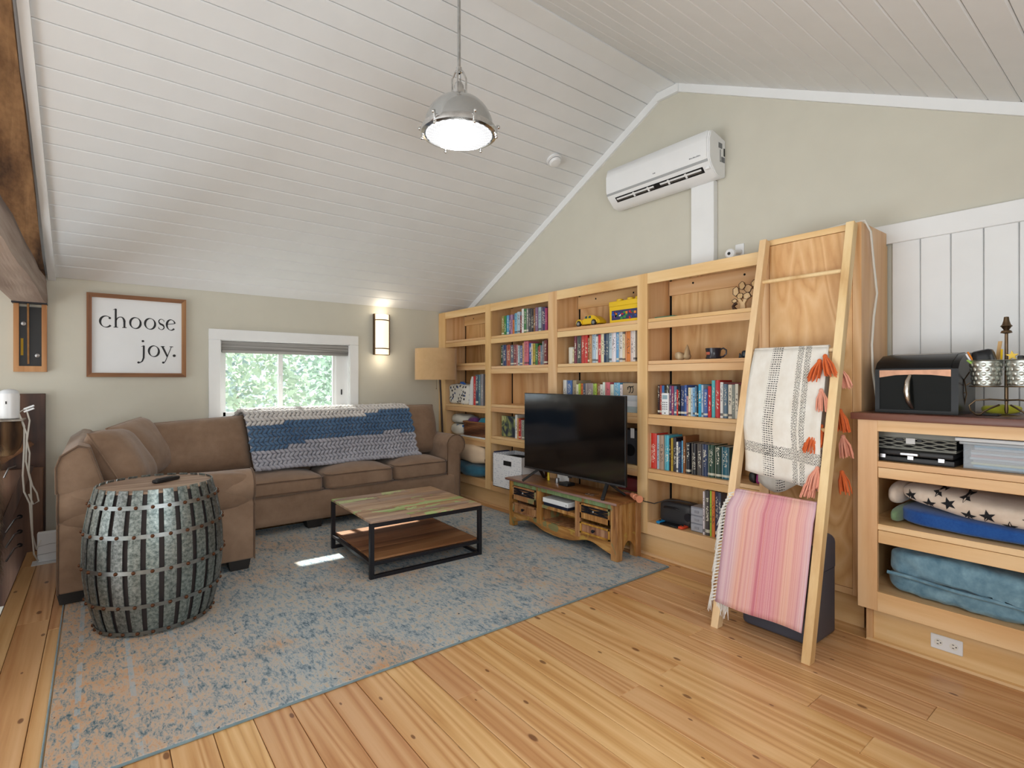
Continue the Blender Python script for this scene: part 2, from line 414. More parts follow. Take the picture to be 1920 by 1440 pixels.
br=thing('beam_bracket','orange wooden beam bracket with bolted black steel plate on the wall','bracket',(-.44,YB,1.465))
OW=wood('orange_fir','z',((150,98,48),(180,126,72),(200,150,98)),.5,8,40)
m=MB(); m.box(-.545,-.34,YB-.035,YB,1.465,1.512).box(-.545,-.512,YB-.035,YB,1.512,2.03).box(-.373,-.34,YB-.035,YB,1.512,2.03)
part('backboard',m,OW,br); part('steel_plate',MB().box(-.512,-.373,YB-.012,YB,1.512,2.0),BLACK,br)
part('knife_plate',MB().prism([(YB-.05,2.03),(YB-.012,2.03),(YB-.012,1.53),(YB-.02,1.53)],'x',-.462,-.450),metal('rusty_steel',(150,110,72),.55),br)
part('seat_plate',MB().box(-.553,-.336,YB-.09,YB-.002,2.022,2.035),BLACKM,br)
for x,z in ((-.485,1.86),(-.40,1.60)): part('bolt',MB().lathe([(0,0),(.016,.0),(.016,.012),(0,.018)],10,M=T(x,YB-.012,z)@Rx(PI/2)),STEELM,br)
part('chalk_mark',MB().box(-.503,-.487,YB-.0135,YB-.012,1.60,1.74),paint('yellow_mark',(186,150,40),.8),br)
# stairwell things at the far left
solo('stair_end_board',MB().box(-.95,-.349,YB-.05,YB-.001,-.4,1.285,0,.003),DARKW,'dark brown upright board on the back wall behind the white speaker','board',(-.6,YB,-.4))
g=thing('stair_guard','rough dark plank stair guard with short metal rods by the floor edge','railing',(-.6,4.6,-.5))
for i in range(5):
    z=-.6+i*.22
    part('plank',MB().box(-.70,-.668,3.2,YB-.06,z,z+.214,0,.004),ROUGHD,g)
part('brace',MB().bar((-.43,5.76,.90),(-.72,5.74,.68),.045,.06),ROUGHD,g)
part('brace',MB().bar((-.44,5.77,.71),(-.66,5.74,.02),.04,.055),DARKW,g)
part('back_plank',MB().box(-.95,-.36,5.80,5.845,-.4,.68,0,.004),wood('worn_brown_plank','z',((66,44,30),(104,74,52),(138,106,80)),.6,6,30),g)
part('top_rail',MB().bar((-.66,3.2,.96),(-.66,5.78,.96),.09,.12,0,.008),ROUGHD,g)
for z in (.285,.165,.055):
    part('rod',MB().tube([(-.50,5.80,z+.012),(-.53,5.76,z),(-.575,5.72,z-.085)],.007,6),STEELM,g)
    g_=MB().lathe([(.0,0),(.018,0),(.014,.004),(0,.004)],10,M=T(-.50,5.80,z+.012)@Rx(PI/2)); part('rod_hole',g_,DARKH,g)
part('rod',MB().tube([(-.52,5.76,.715),(-.56,5.74,.70),(-.585,5.72,.63)],.007,6),STEELM,g)
p=thing('newel_post','rough round newel post carrying the white speaker','post',(-.545,5.3,-.5))
t=MB(); t.lathe([(0,.84),(.05,.85),(.085,.90),(.10,1.0),(.095,1.10)],18,-.535,5.3,capt=True)
for v in t.bm.verts:
    if v.co.z<1.09: v.co+=Vector((noise.noise(v.co*9),noise.noise(v.co*9+Vector((5,5,5))),0))*.02
part('stem',MB().box(-.66,-.60,5.30,5.36,-.5,.95,0,.004),DARKW,p)
part('shaft',t,wood('bark_wood','z',((52,34,22),(96,68,46),(142,112,80)),.9,9,20),p)
part('cap_plate',MB().box(-.63,-.43,5.19,5.41,1.10,1.112,0,.003),wood('grey_cap_wood','y',((120,112,102),(150,140,130),(176,168,158)),.7),p)
sp=thing('smart_speaker','white cylindrical smart speaker on the newel post','speaker',(-.512,5.28,1.112))
part('body',MB().lathe([(.0,1.112),(.04,1.112),(.056,1.122),(.058,1.28),(.055,1.30)],28,-.512,5.28),GLOSSW,sp)
part('dome',MB().lathe([(.055,1.30),(.048,1.318),(.028,1.33),(0,1.333)],28,-.512,5.28),paint('white_dome',(226,230,234),.35),sp)
part('button',MB().box(-.527,-.520,5.221,5.225,1.225,1.245),BLACK,sp)
c=thing('speaker_cables','white looped power cables hanging from the newel post to the floor','cable',(-.44,5.3,.3))
WC=paint('white_cable',(222,218,208),.5)
for i,pts in enumerate([[(-.46,5.28,1.16),(-.42,5.26,1.19),(-.40,5.25,1.10),(-.415,5.25,.95),(-.40,5.25,.86),(-.405,5.25,.72),(-.385,5.25,.62),(-.36,5.25,.56),(-.35,5.25,.50),(-.38,5.25,.48),(-.405,5.25,.56)],
    [(-.46,5.28,1.15),(-.43,5.26,1.06),(-.43,5.25,.9),(-.437,5.25,.7),(-.43,5.25,.58),(-.40,5.25,.49),(-.39,5.26,.3),(-.38,5.3,.1),(-.36,5.42,-.0),(-.345,5.44,.20)],
    [(-.46,5.28,1.14),(-.415,5.25,1.0),(-.42,5.25,.8),(-.395,5.25,.65),(-.39,5.25,.5),(-.385,5.26,.25),(-.37,5.36,.12),(-.33,5.44,.22)]]):
    part('cable',MB().tube(pts,.0055,6),WC,c)
for a in (0,1): part('plug',MB().bar((-.43,5.25,1.165+.02*a),(-.375,5.24,1.19+.02*a),.016,.012),GLOSSW,c)
bx=thing('power_strip_box','white cable box with paper wrapped round it on the floor beside the sofa','box',(-.31,5.44,0))
part('box',MB().box(-.37,-.235,5.40,5.47,.005,.225,0,.004),paint('white_card',(232,233,234),.7),bx)
part('paper_flap',MB().box(-.40,-.235,5.34,5.47,.0005,.004),paint('white_card',(232,233,234),.7),bx)
part('wire_tie',MB().tube([(-.375,5.398,.125),(-.30,5.398,.138),(-.232,5.398,.136)],.0016,5).tube([(-.375,5.398,.062),(-.30,5.398,.068),(-.232,5.398,.072)],.0016,5),STEELM,bx)
# fur hide over the guard (fibres: stuff)
m=MB(); R.seed(11)
m.sbox(-.595,-.545,4.75,5.22,.0,.95,n=4,nz=.02,fr=7)
for i in range(1500):
    y=R.uniform(4.76,5.22); z=R.uniform(0.02,.95); a=Vector((-.548+R.uniform(-.012,.012),y,z)); d=Vector((R.uniform(.0,.03),R.uniform(-.015,.03),-R.uniform(.03,.08)))
    v=[m.bm.verts.new(a),m.bm.verts.new(a+Vector((0,.006,0))),m.bm.verts.new(a+d)]; m.bm.faces.new(v)
fm=N('cow_hide_fur',.9); fv=fm.coord((1,1,1)); fm.col(fm.ramp(fm.noise(fv,4,3),[(.3,(58,40,28)),(.5,(142,112,82)),(.7,(206,190,168))]))
solo('fur_hide',m,fm.m,'shaggy brown and cream fur hide hung at the far left over the stair guard','hide',(-.57,5.0,0),kind='stuff',smooth=60)

# ---------------------------------------------------------------- outdoors
gr=N('lawn',.95); gr.col(gr.ramp(gr.noise(gr.coord((1,1,1)),3,5),[(.3,(86,112,62)),(.7,(140,160,100))]))
struct('ground',MB().box(-30,40,6.2,60,-2.9,-2.8),gr.m)
def leafmat(name,c1,c2):
    a=N(name,.6); a.col(a.ramp(a.noise(a.coord((1,1,1),rnd=False),1.6,3),[(.35,c1),(.65,c2)])); a.b.inputs['Transmission Weight'].default_value=0
    tl=a.n('ShaderNodeBsdfTranslucent'); tl.inputs[0].default_value=lin(c2); mx=a.n('ShaderNodeMixShader'); mx.inputs[0].default_value=.45
    out=a.t.nodes['Material Output']; a.l(a.b.outputs[0],mx.inputs[1]); a.l(tl.outputs[0],mx.inputs[2]); a.l(mx.outputs[0],out.inputs[0]); return a.m
LG=[leafmat('leaves_yellow_green',(112,132,116),(172,188,164)),leafmat('leaves_mid_green',(92,120,108),(146,170,150)),leafmat('leaves_blue_green',(112,130,134),(160,176,176))]
BARK=wood('tree_bark','z',((70,54,42),(98,78,60),(124,104,84)),.95,8,20)
def tree(name,label,x,y,z0,h,rx,mi,n=2600,ls=.16):
    t=thing(name,label,'shrub' if name=='shrub' else 'tree',(x,y,-2.8),group=None)
    part('trunk',MB().tube([(x,y,-2.8),(x+.1,y,z0*.5),(x,y+.1,z0+h*.5)],[.12,.09,.04],8),BARK,t)
    m=MB()
    for i in range(n):
        while True:
            p=Vector((R.uniform(-1,1),R.uniform(-1,1),R.uniform(-1,1)))
            if p.length<1 and p.length>R.random()*.9: break
        k=1+.35*noise.noise(p*2.2+Vector((x,y,0)))
        c=Vector((x+p.x*rx*k,y+p.y*rx*k,z0+h/2+p.z*h/2*k)); a=Vector((R.uniform(-1,1),R.uniform(-1,1),R.uniform(-.6,.3))).normalized()*ls*R.uniform(.6,1.2)
        b=a.cross(Vector((R.uniform(-1,1),R.uniform(-1,1),R.uniform(-1,1)))).normalized()*ls*.32
        m.bm.faces.new([m.bm.verts.new(c-a*.5),m.bm.verts.new(c+b),m.bm.verts.new(c+a*.5),m.bm.verts.new(c-b)])
    part('foliage',m,LG[mi],t,smooth=None,stuff=True)
R.seed(5)
tree('tree','pale yellow-green leafy tree close outside the left window pane',1.9,10.2,-.4,3.0,1.25,0,2300)
tree('tree','bright green tree outside filling the right window pane',4.9,11.4,-.8,3.6,1.5,1,2800)
tree('tree','grey-blue green tree far back at the upper left of the window',1.4,16,-1,6.2,2.2,2,2600,.25)
tree('tree','tall green tree far back above the right window pane',7.6,18,-1,6.8,2.6,1,2800,.25)
tree('shrub','low sunlit shrub outside under the left window pane',2.3,8.4,-2.2,2.5,.95,0,1500,.12)
tree('shrub','low green shrub outside under the right window pane',4.6,8.8,-2.2,2.6,.95,1,1500,.12)
tree('tree','dense dark tree at the far back between the window panes',4.8,26,-2,9.0,4.2,2,3000,.35)
# ---------------------------------------------------------------- built-in shelving
XF=3.42
bk=thing('bookcase','long pale wood built-in bookcase of four open bays along the gable wall','bookcase',(XF,3.8,0))
ST=[(5.895,5.735),(4.864,4.762),(3.81,3.688),(2.737,2.638),(1.738,1.692)]
BAY=[(5.735,4.864),(4.762,3.81),(3.688,2.737),(2.638,1.738)]
SHZ=[[1.881,1.594,1.103,.724],[1.881,1.548,1.129,.78],[1.881,1.548,1.129,.703],[1.881,1.548,1.129,.699]]
part('top',MB().box(XF+.01,XW-.01,1.70,5.895,2.222,2.24),MY,bk)
part('bottom',MB().box(XF+.02,3.735,1.70,5.895,.245,.276),MY,bk)
part('toe_board',MB().box(3.47,3.49,1.675,5.895,0,.20),MY,bk)
part('quarter_round',MB().prism([(3.47,0),(3.452,0),(3.457,.012),(3.47,.018)],'y',1.675,5.895),MY,bk)
part('top_rail',MB().box(XF,XF+.02,1.692,5.895,2.158,2.242,0,.001),MY,bk)
part('bottom_rail',MB().box(XF,XF+.02,1.692,5.895,.180,.276,0,.001),MY,bk)
for a,b in ST:
    part('stile',MB().box(XF-.0015,XF+.019,b,a,.180,2.2425,0,.001),MZ,bk)
    part('divider',MB().box(XF+.021,3.72,b+.004,a-.004,.276,2.222),MZ,bk)
HOLE=MB()
for i,(a,b) in enumerate(BAY):
    part('back_panel',MB().box(3.722,3.735,b,a-.014,.276,2.222),PLY,bk)
    c=part('cleat',MB().box(3.70,3.722,b+.003,a-.003,2.09,2.205),MY,bk)
    for f in (.25,.72):
        y=a+(b-a)*f; part('screw',MB().lathe([(.009,0),(.007,.003),(0,.003)],8,M=T(3.70,y,2.165)@Ry(-PI/2),capt=False),DARKH,c)
    for z in SHZ[i]:
        s_=part('shelf',MB().box(XF+.006,3.72,b+.003,a-.003,z-.027,z,0,.001),MY,bk)
        part('lip',MB().box(XF+.002,XF+.02,b+.002,a-.002,z-.082,z-.029,0,.0015),MY,s_)
part('gap_shade_sheet',MB().box(3.737,3.742,1.70,5.88,.2,2.2),DARKH,bk)  # dark sheet stands in for the shade in the back panel gaps
# tall cabinet
tc=thing('tall_cabinet','tall closed pale wood cabinet behind the leaning ladder','cabinet',(3.36,1.4,0))
part('carcass',MB().box(3.385,XW-.036,1.13,1.688,.18,2.285,0,.001),MZ,tc)
part('carcass_back',MB().box(XW-.036,XW-.02,1.13,1.688,.18,2.21),MZ,tc)
part('frame_stile',MB().box(3.36,3.385,1.128,1.172,.18,2.285,0,.001),MZ,tc); part('frame_stile',MB().box(3.36,3.385,1.646,1.69,.18,2.285,0,.001),MZ,tc)
part('frame_rail',MB().box(3.36,3.385,1.172,1.646,2.25,2.285,0,.001),MY,tc); part('frame_rail',MB().box(3.36,3.385,1.172,1.646,.18,.215,0,.001),MY,tc)
fig=wood('figured_maple_panel','z',((208,158,100),(222,176,118),(231,190,136)),.4,10,34,st=.35)
part('door_panel',MB().box(3.364,3.384,1.174,1.644,.217,2.248,0,.002),fig,tc)
part('toe_board',MB().box(3.40,3.42,1.128,1.69,0,.18),MY,tc)
# low cabinet and counter on the right
lc=thing('low_cabinet','low open-shelved pale wood cabinet under the dark counter on the right','cabinet',(3.2,.4,0))
part('frame_stile',MB().box(3.2,3.222,1.001,1.092,.194,1.19,0,.001),MZ,lc); part('frame_stile',MB().box(3.2,3.222,-.36,-.27,.194,1.19,0,.001),MZ,lc)
part('frame_rail',MB().box(3.2,3.222,-.27,1.001,1.131,1.19,0,.001),MY,lc); part('frame_rail',MB().box(3.2,3.222,-.27,1.001,.194,.295,0,.001),MY,lc)
part('side_panel',MB().box(3.222,3.74,1.068,1.092,.194,1.19),MZ,lc); part('side_panel',MB().box(3.222,3.74,-.36,-.336,.194,1.19),MZ,lc)
part('back_panel',MB().box(3.74,3.755,-.36,1.092,.194,1.19),PLY,lc); part('bottom',MB().box(3.222,3.74,-.336,1.068,.265,.294),MY,lc)
for z,zb in ((.975,.89),(.648,.55)):
    s_=part('shelf',MB().box(3.206,3.74,-.334,1.066,z-.03,z,0,.001),MY,lc); part('lip',MB().box(3.203,3.222,-.268,.999,zb,z-.032,0,.0015),MY,s_)
part('toe_board',MB().box(3.285,3.305,-.36,1.075,0,.194),MY,lc); part('toe_return',MB().box(3.272,3.285,1.045,1.075,0,.194),MZ,lc)
part('quarter_round',MB().prism([(3.285,0),(3.268,0),(3.272,.012),(3.285,.018)],'y',-.36,1.075),MY,lc)
solo('countertop',MB().box(3.172,3.778,-.40,1.118,1.19,1.226,0,.004,2),COUNTER,'dark brown wooden countertop on the low cabinet','countertop',(3.4,.4,1.19))
ol=thing('outlet','white double socket plate in the toe board under the low cabinet','outlet',(3.285,.734,.1))
part('plate',MB().box(3.279,3.285,.671,.797,.064,.136,0,.003),GLOSSW,ol)
for y in (.765,.705):
    s_=part('socket',MB().lathe([(.0,.0),(.017,.0),(.017,.003),(0,.003)],18,M=T(3.279,y,.1)@Ry(-PI/2)),paint('ivory_plastic',(232,230,222),.4),ol)
    part('slot',MB().box(3.2752,3.2758,y-.002,y+.006,.107,.110).box(3.2752,3.2758,y-.002,y+.006,.091,.094).box(3.2752,3.2758,y-.012,y-.007,.098,.103),DARKH,s_)

# ---------------------------------------------------------------- books
COL={'olive':(150,128,58),'green':(48,122,58),'light blue':(96,164,200),'purple':(104,82,136),'lilac':(166,130,170),'orange':(218,116,56),'sky blue':(118,168,204),'pale blue':(178,200,214),'dark red':(118,36,38),'white':(226,226,222),'grey':(140,138,136),'charcoal':(76,72,70),'black':(30,29,32),'brown':(140,88,54),'mauve':(122,98,126),'silver':(166,172,182),'dark purple':(62,46,86),'magenta':(160,58,100),'dark green':(36,66,54),'navy':(38,58,98),'rust red':(170,76,56),'slate':(84,92,112),'maroon':(124,58,64),'dusty pink':(190,140,138),'slate blue':(92,116,142),'tan':(206,156,108),'pink':(206,98,116),'blue':(58,98,164),'cream':(224,212,180),'mustard':(190,170,60),'red':(200,44,40),'taupe':(170,150,126),'ivory':(220,214,200),'lime':(172,196,72),'grey blue':(112,124,146),'turquoise':(80,172,188),'cyan':(44,150,200),'teal':(34,96,118),'dark brown':(66,42,36)}
bc=N('book_cover',.45); oi=bc.n('ShaderNodeObjectInfo'); vv=bc.coord((1,1,1),rnd=True)
tc_=bc.n('ShaderNodeTexCoord'); sx=bc.n('ShaderNodeSeparateXYZ'); bc.l(tc_.outputs['Generated'],sx.inputs[0])
# illegible spine print: broken strokes down the middle of the spine, and a bar of its own tone
mp=bc.n('ShaderNodeMapping'); mp.inputs['Scale'].default_value=(1,140,90); mu=bc.n('ShaderNodeVectorMath',operation='SCALE'); mu.inputs[0].default_value=(3,91,57); bc.l(oi.outputs['Random'],mu.inputs['Scale']); bc.l(mu.outputs[0],mp.inputs['Location']); bc.l(tc_.outputs['Object'],mp.inputs[0])
st_=bc.noise(mp.outputs[0],1.0,0); on=bc.math('GREATER_THAN',st_,.56)
midy=bc.math('LESS_THAN',bc.math('ABSOLUTE',bc.math('SUBTRACT',sx.outputs[1],.5)),.26)
zc=bc.math('MULTIPLY_ADD',oi.outputs['Random'],.3,.42)
midz=bc.math('LESS_THAN',bc.math('ABSOLUTE',bc.math('SUBTRACT',sx.outputs[2],zc)),.26)
fr_=bc.math('LESS_THAN',sx.outputs[0],.02)
pr_=bc.math('MULTIPLY',bc.math('MULTIPLY',on,midy),bc.math('MULTIPLY',midz,fr_))
sepc=bc.n('ShaderNodeSeparateColor'); bc.l(oi.outputs['Color'],sepc.inputs[0]); lum=bc.math('ADD',bc.math('MULTIPLY',sepc.outputs[0],.4),bc.math('MULTIPLY',sepc.outputs[1],.6))
inv=bc.math('LESS_THAN',lum,.30); ink=bc.mix(inv,(50,44,50),(232,226,206))
band=bc.math('MULTIPLY',bc.math('LESS_THAN',bc.math('ABSOLUTE',bc.math('SUBTRACT',sx.outputs[2],.1)),.035),bc.math('GREATER_THAN',oi.outputs['Random'],.5))
base=bc.mix(bc.math('MULTIPLY',bc.math('MAXIMUM',pr_,band),.8),oi.outputs['Color'],ink)
bc.col(base); BOOKC=bc.m
PAGES=wood('paper_pages','z',((200,192,172),(222,216,200),(230,226,214)),.9,40,160,(1,1),st=.02)
def book_mesh(y0,w_,h,z,xf,depth,lean=0):
    # spine faces the room (-x); cover boards around a page block set back on three sides
    m=MB(); t=min(.003,w_*.16); e=.003
    m.box(xf,xf+depth,y0-w_,y0-w_+t,z,z+h,0).box(xf,xf+depth,y0-t,y0,z,z+h,0)
    if w_>.03: m.prism([(xf+.006,y0-w_+t),(xf-.001,y0-w_*.75),(xf-.004,y0-w_*.5),(xf-.001,y0-w_*.25),(xf+.006,y0-t)],'z',z,z+h,0)
    else: m.box(xf-.002,xf+.004,y0-w_+t*.4,y0-t*.4,z,z+h,0)
    m.box(xf+.004,xf+depth-e,y0-w_+t,y0-t,z+e,z+h-e,1)
    if lean:
        M=T(xf,y0,z)@Rx(lean)@T(-xf,-y0,-z); bmesh.ops.transform(m.bm,matrix=M,verts=m.bm.verts[:])
    return m
ROWS={
'top shelf of second bay':(1.881,[(4.615,0.048,0.21,'olive'),(4.567,0.035,0.209,'green'),(4.532,0.044,0.211,'light blue'),(4.488,0.031,0.21,'purple'),(4.457,0.034,0.212,'lilac'),(4.423,0.035,0.153,'orange'),(4.388,0.045,0.219,'sky blue'),(4.343,0.049,0.229,'pale blue'),(4.294,0.025,0.188,'dark red'),(4.269,0.036,0.254,'white'),(4.233,0.041,0.25,'green'),(4.192,0.034,0.249,'grey'),(4.158,0.035,0.245,'charcoal'),(4.123,0.049,0.241,'black'),(4.074,0.025,0.234,'brown'),(4.049,0.041,0.243,'mauve'),(4.008,0.043,0.243,'silver'),(3.965,0.064,0.238,'dark purple'),(3.901,0.029,0.223,'magenta')]),
'second shelf of second bay':(1.548,[(4.631,0.035,0.227,'dark green'),(4.596,0.069,0.229,'navy'),(4.527,0.07,0.226,'rust red'),(4.457,0.054,0.22,'slate'),(4.403,0.045,0.22,'maroon'),(4.358,0.033,0.218,'dusty pink'),(4.325,0.027,0.208,'pale blue'),(4.298,0.047,0.205,'slate blue'),(4.251,0.023,0.232,'tan'),(4.228,0.074,0.247,'pink'),(4.154,0.04,0.225,'blue'),(4.114,0.023,0.22,'cream'),(4.091,0.035,0.218,'mustard'),(4.056,0.041,0.216,'green'),(4.015,0.023,0.183,'maroon'),(3.992,0.022,0.195,'rust red'),(3.97,0.024,0.194,'grey blue'),(3.946,0.021,0.232,'grey'),(3.925,0.047,0.244,'dark red')]),
'second shelf of third bay':(1.548,[(3.523,0.024,0.133,'cream'),(3.496,0.034,0.251,'maroon'),(3.462,0.055,0.252,'charcoal'),(3.405,0.041,0.257,'red'),(3.364,0.04,0.253,'red'),(3.323,0.022,0.228,'brown'),(3.301,0.025,0.247,'tan'),(3.276,0.048,0.26,'pale blue'),(3.228,0.024,0.234,'white'),(3.204,0.037,0.248,'red'),(3.167,0.038,0.253,'cream'),(3.129,0.02,0.247,'navy'),(3.109,0.031,0.249,'slate'),(3.078,0.035,0.258,'pale blue'),(3.043,0.049,0.26,'white'),(2.994,0.029,0.26,'light blue'),(2.965,0.041,0.261,'ivory'),(2.924,0.026,0.233,'cream'),(2.898,0.056,0.256,'orange'),(2.842,0.033,0.256,'ivory'),(2.809,0.021,0.254,'white')]),
'shelf above the television':(1.129,[(3.642,0.048,0.268,'ivory'),(3.594,0.071,0.264,'blue'),(3.523,0.052,0.264,'taupe'),(3.471,0.032,0.228,'ivory'),(3.439,0.025,0.236,'lime'),(3.414,0.028,0.236,'orange'),(3.386,0.028,0.236,'slate'),(3.358,0.098,0.24,'grey'),(3.26,0.042,0.237,'lime'),(3.218,0.037,0.24,'brown'),(3.181,0.036,0.23,'ivory'),(3.145,0.026,0.249,'white'),(3.119,0.056,0.249,'pink'),(3.063,0.04,0.231,'ivory'),(3.023,0.068,0.246,'light blue'),(2.955,0.027,0.231,'white')]),
'middle shelf of fourth bay':(1.129,[(2.573,0.019,0.23,'dark brown'),(2.553,0.018,0.227,'rust red'),(2.534,0.025,0.225,'blue'),(2.507,0.019,0.227,'black'),(2.487,0.025,0.235,'charcoal'),(2.46,0.015,0.224,'purple'),(2.444,0.019,0.224,'magenta'),(2.424,0.025,0.223,'slate blue'),(2.398,0.015,0.196,'red'),(2.382,0.018,0.223,'black'),(2.363,0.03,0.227,'navy'),(2.332,0.021,0.231,'blue'),(2.31,0.013,0.149,'dusty pink'),(2.297,0.02,0.212,'cream'),(2.277,0.017,0.212,'pale blue'),(2.259,0.018,0.214,'sky blue'),(2.24,0.014,0.224,'slate blue'),(2.225,0.012,0.179,'black'),(2.212,0.024,0.238,'cyan'),(2.187,0.015,0.233,'pale blue'),(2.171,0.034,0.204,'blue'),(2.134,0.026,0.224,'red'),(2.107,0.026,0.266,'turquoise'),(2.079,0.034,0.268,'red'),(2.042,0.023,0.253,'white'),(2.017,0.034,0.241,'slate blue'),(1.981,0.028,0.237,'ivory'),(1.952,0.023,0.237,'grey'),(1.928,0.023,0.242,'ivory')]),
'fourth shelf of fourth bay':(.699,[(2.646,0.067,0.277,'red'),(2.578,0.021,0.265,'pale blue'),(2.557,0.048,0.268,'taupe'),(2.508,0.042,0.271,'turquoise'),(2.464,0.013,0.249,'dark brown'),(2.45,0.016,0.254,'mustard'),(2.433,0.032,0.261,'black'),(2.4,0.017,0.229,'white'),(2.382,0.024,0.233,'navy'),(2.357,0.014,0.241,'light blue'),(2.342,0.021,0.278,'brown'),(2.319,0.036,0.231,'black'),(2.27,0.043,0.232,'black'),(2.226,0.039,0.232,'charcoal'),(2.186,0.047,0.232,'navy'),(2.137,0.051,0.233,'dark green'),(2.084,0.048,0.228,'dark green'),(2.034,0.06,0.227,'teal')]),
'middle shelf of first bay':(1.103,[(5.168,0.048,0.337,'red'),(5.12,0.052,0.356,'navy'),(5.068,0.043,0.355,'slate blue'),(5.025,0.056,0.363,'grey')]),
'fourth shelf of second bay':(.78,[(4.385,0.037,0.251,'white'),(4.348,0.03,0.218,'tan'),(4.318,0.032,0.211,'red'),(4.286,0.022,0.202,'dusty pink'),(4.264,0.038,0.204,'grey')]),
'bottom of second bay':(.276,[(4.824,0.057,0.355,'white'),(4.767,0.031,0.329,'navy'),(4.736,0.026,0.3,'dusty pink'),(4.71,0.077,0.306,'navy'),(4.633,0.05,0.313,'teal')]),
'bottom of fourth bay':(.276,[(2.173,0.014,0.314,'white'),(2.159,0.038,0.323,'charcoal'),(2.121,0.014,0.327,'lime'),(2.107,0.025,0.326,'orange'),(2.082,0.028,0.326,'dark purple'),(2.054,0.02,0.325,'slate')])}
ORD=['first','second','third','fourth','fifth','sixth','seventh','eighth','ninth','tenth']
used={}
R.seed(21)
for where,(z,L) in ROWS.items():
    names=[l[3] for l in L]; n=len(L)
    for i,(y0,w_,h,cn) in enumerate(L):
        th='thick' if w_>.045 else ('thin' if w_<.026 else 'slim')
        hs=[l[2] for l in L]; tall='tall ' if h>sum(hs)/n+.012 else ('short ' if h<sum(hs)/n-.02 else '')
        if i==0: lab=f'{tall}{cn} book at the left end of the row, {where}'
        elif i==n-1: lab=f'{tall}{cn} book at the right end of the row, {where}'
        else:
            lab=f'{cn} book between the {names[i-1]} and {names[i+1]} ones, {where}'
        cc=tuple(max(8,min(245,x+R.uniform(-8,8))) for x in COL[cn])
        dp=R.uniform(.14,.2) if 'bottom' not in where else .2
        o=solo('book',book_mesh(y0,w_*.97,h,z,3.462+R.uniform(-.004,.006),dp),[BOOKC,PAGES],lab,'book',(3.47,y0-w_/2,z),group='books on the '+where,smooth=None,color=cc)
        assert lab not in used,lab
        used[lab]=1
# ---------------------------------------------------------------- rug
a=N('rug_pile',.95,0,.1); v=a.coord((1,1,1),rnd=False)
sep=a.n('ShaderNodeSeparateXYZ'); a.l(v,sep.inputs[0])
big=a.noise(v,1.3,3,.6,.6); med=a.noise(v,5,5,.75,.5); vs=a.n('ShaderNodeMapping'); vs.inputs['Scale'].default_value=(1.0,.35,1); a.l(v,vs.inputs[0]); fine=a.noise(vs.outputs[0],52,6,.85,.35)
f=a.math('ADD',a.math('MULTIPLY',med,.26),a.math('MULTIPLY',fine,.74))
c1=a.ramp(f,[(.37,(74,96,110)),(.44,(132,148,158)),(.50,(176,184,188)),(.55,(196,188,174)),(.61,(194,170,142)),(.68,(168,182,190))])
c2=a.ramp(f,[(.37,(62,88,98)),(.43,(116,130,134)),(.48,(178,160,140)),(.54,(206,160,120)),(.61,(196,138,98)),(.69,(150,162,168))])
edge=a.math('SUBTRACT',1,a.math('MINIMUM',a.math('MAXIMUM',a.math('MULTIPLY',a.math('SUBTRACT',sep.outputs[0],.15),1.25),0),1))
warm=a.math('MINIMUM',a.math('ADD',a.math('MULTIPLY',edge,.75),a.math('MULTIPLY',a.math('MAXIMUM',a.math('SUBTRACT',big,.50),0),4)),1)
c=a.mix(warm,c1,c2)
spk=a.noise(v,34,3,.8); c=a.mix(a.math('MULTIPLY',a.math('GREATER_THAN',spk,.66),a.math('GREATER_THAN',med,.52)),c,(46,66,80))
# worn border lines along the left end and the edges
ln=a.noise(v,9,3); bx=a.math('ABSOLUTE',a.math('SUBTRACT',a.math('FRACT',a.math('MULTIPLY',sep.outputs[0],5.2)),.5))
lm=a.math('MULTIPLY',a.math('MULTIPLY',a.math('LESS_THAN',bx,.055),a.math('GREATER_THAN',ln,.47)),a.math('LESS_THAN',sep.outputs[0],.62))
c=a.mix(a.math('MULTIPLY',lm,.6),c,(168,182,190)); a.col(c); a.bump(fine,.5,.004); RUG=a.m
rg=thing('area_rug','distressed blue, grey and peach area rug covering most of the plank floor','rug',(-.165,2.375,0))
rg.rotation_euler=(0,0,math.radians(.2))
def rugp(m): return m
part('pile',MB().box(.008,3.50,.008,2.90,.0005,.011,0,.003),RUG,rg,local=True)
part('edge_binding',MB().tube([(0,0,.0065),(3.508,0,.0065),(3.508,2.908,.0065),(0,2.908,.0065)],.006,6,closed=True),fabric('rug_edge_blue',(104,128,136),(140,160,166)),rg,local=True)

# ---------------------------------------------------------------- sectional sofa
SOFA=fabric('brown_microfibre',(128,102,82),(160,133,111),16,.22,260,.72,2.2,4)
PIPE=fabric('brown_piping',(98,76,60),(118,94,76),30)
FOOT=paint('black_foot',(28,24,22),.5)
so=thing('sectional_sofa','brown microfibre corner sofa under the window with a rolled arm at each end','sofa',(1.5,5.4,0))
part('base_frame',MB().sbox(-.19,3.20,5.03,5.80,.085,.36,n=16,cuts=9),SOFA,so)
part('return_frame',MB().sbox(-.20,.885,4.26,5.80,.085,.40,n=16,cuts=9),SOFA,so)
part('back_frame',MB().sbox(-.19,3.19,5.62,5.84,.2,.985,n=9,cuts=9),SOFA,so)
m=MB(); m.prism([(-.20,.09),(-.205,.86),(-.185,.925),(-.10,.985),(-.045,.97),(.06,.62),(.06,.09)],'y',4.255,5.80)
bmesh.ops.bevel(m.bm,geom=m.bm.edges[:],offset=.012,segments=2,affect='EDGES',profile=.5)
part('return_back',m,SOFA,so)
part('piping',MB().tube([(-.205,4.252,.70),(-.207,4.252,.86),(-.185,4.252,.928),(-.10,4.252,.988),(-.045,4.252,.972),(.05,4.252,.66)],.006,6),PIPE,so)
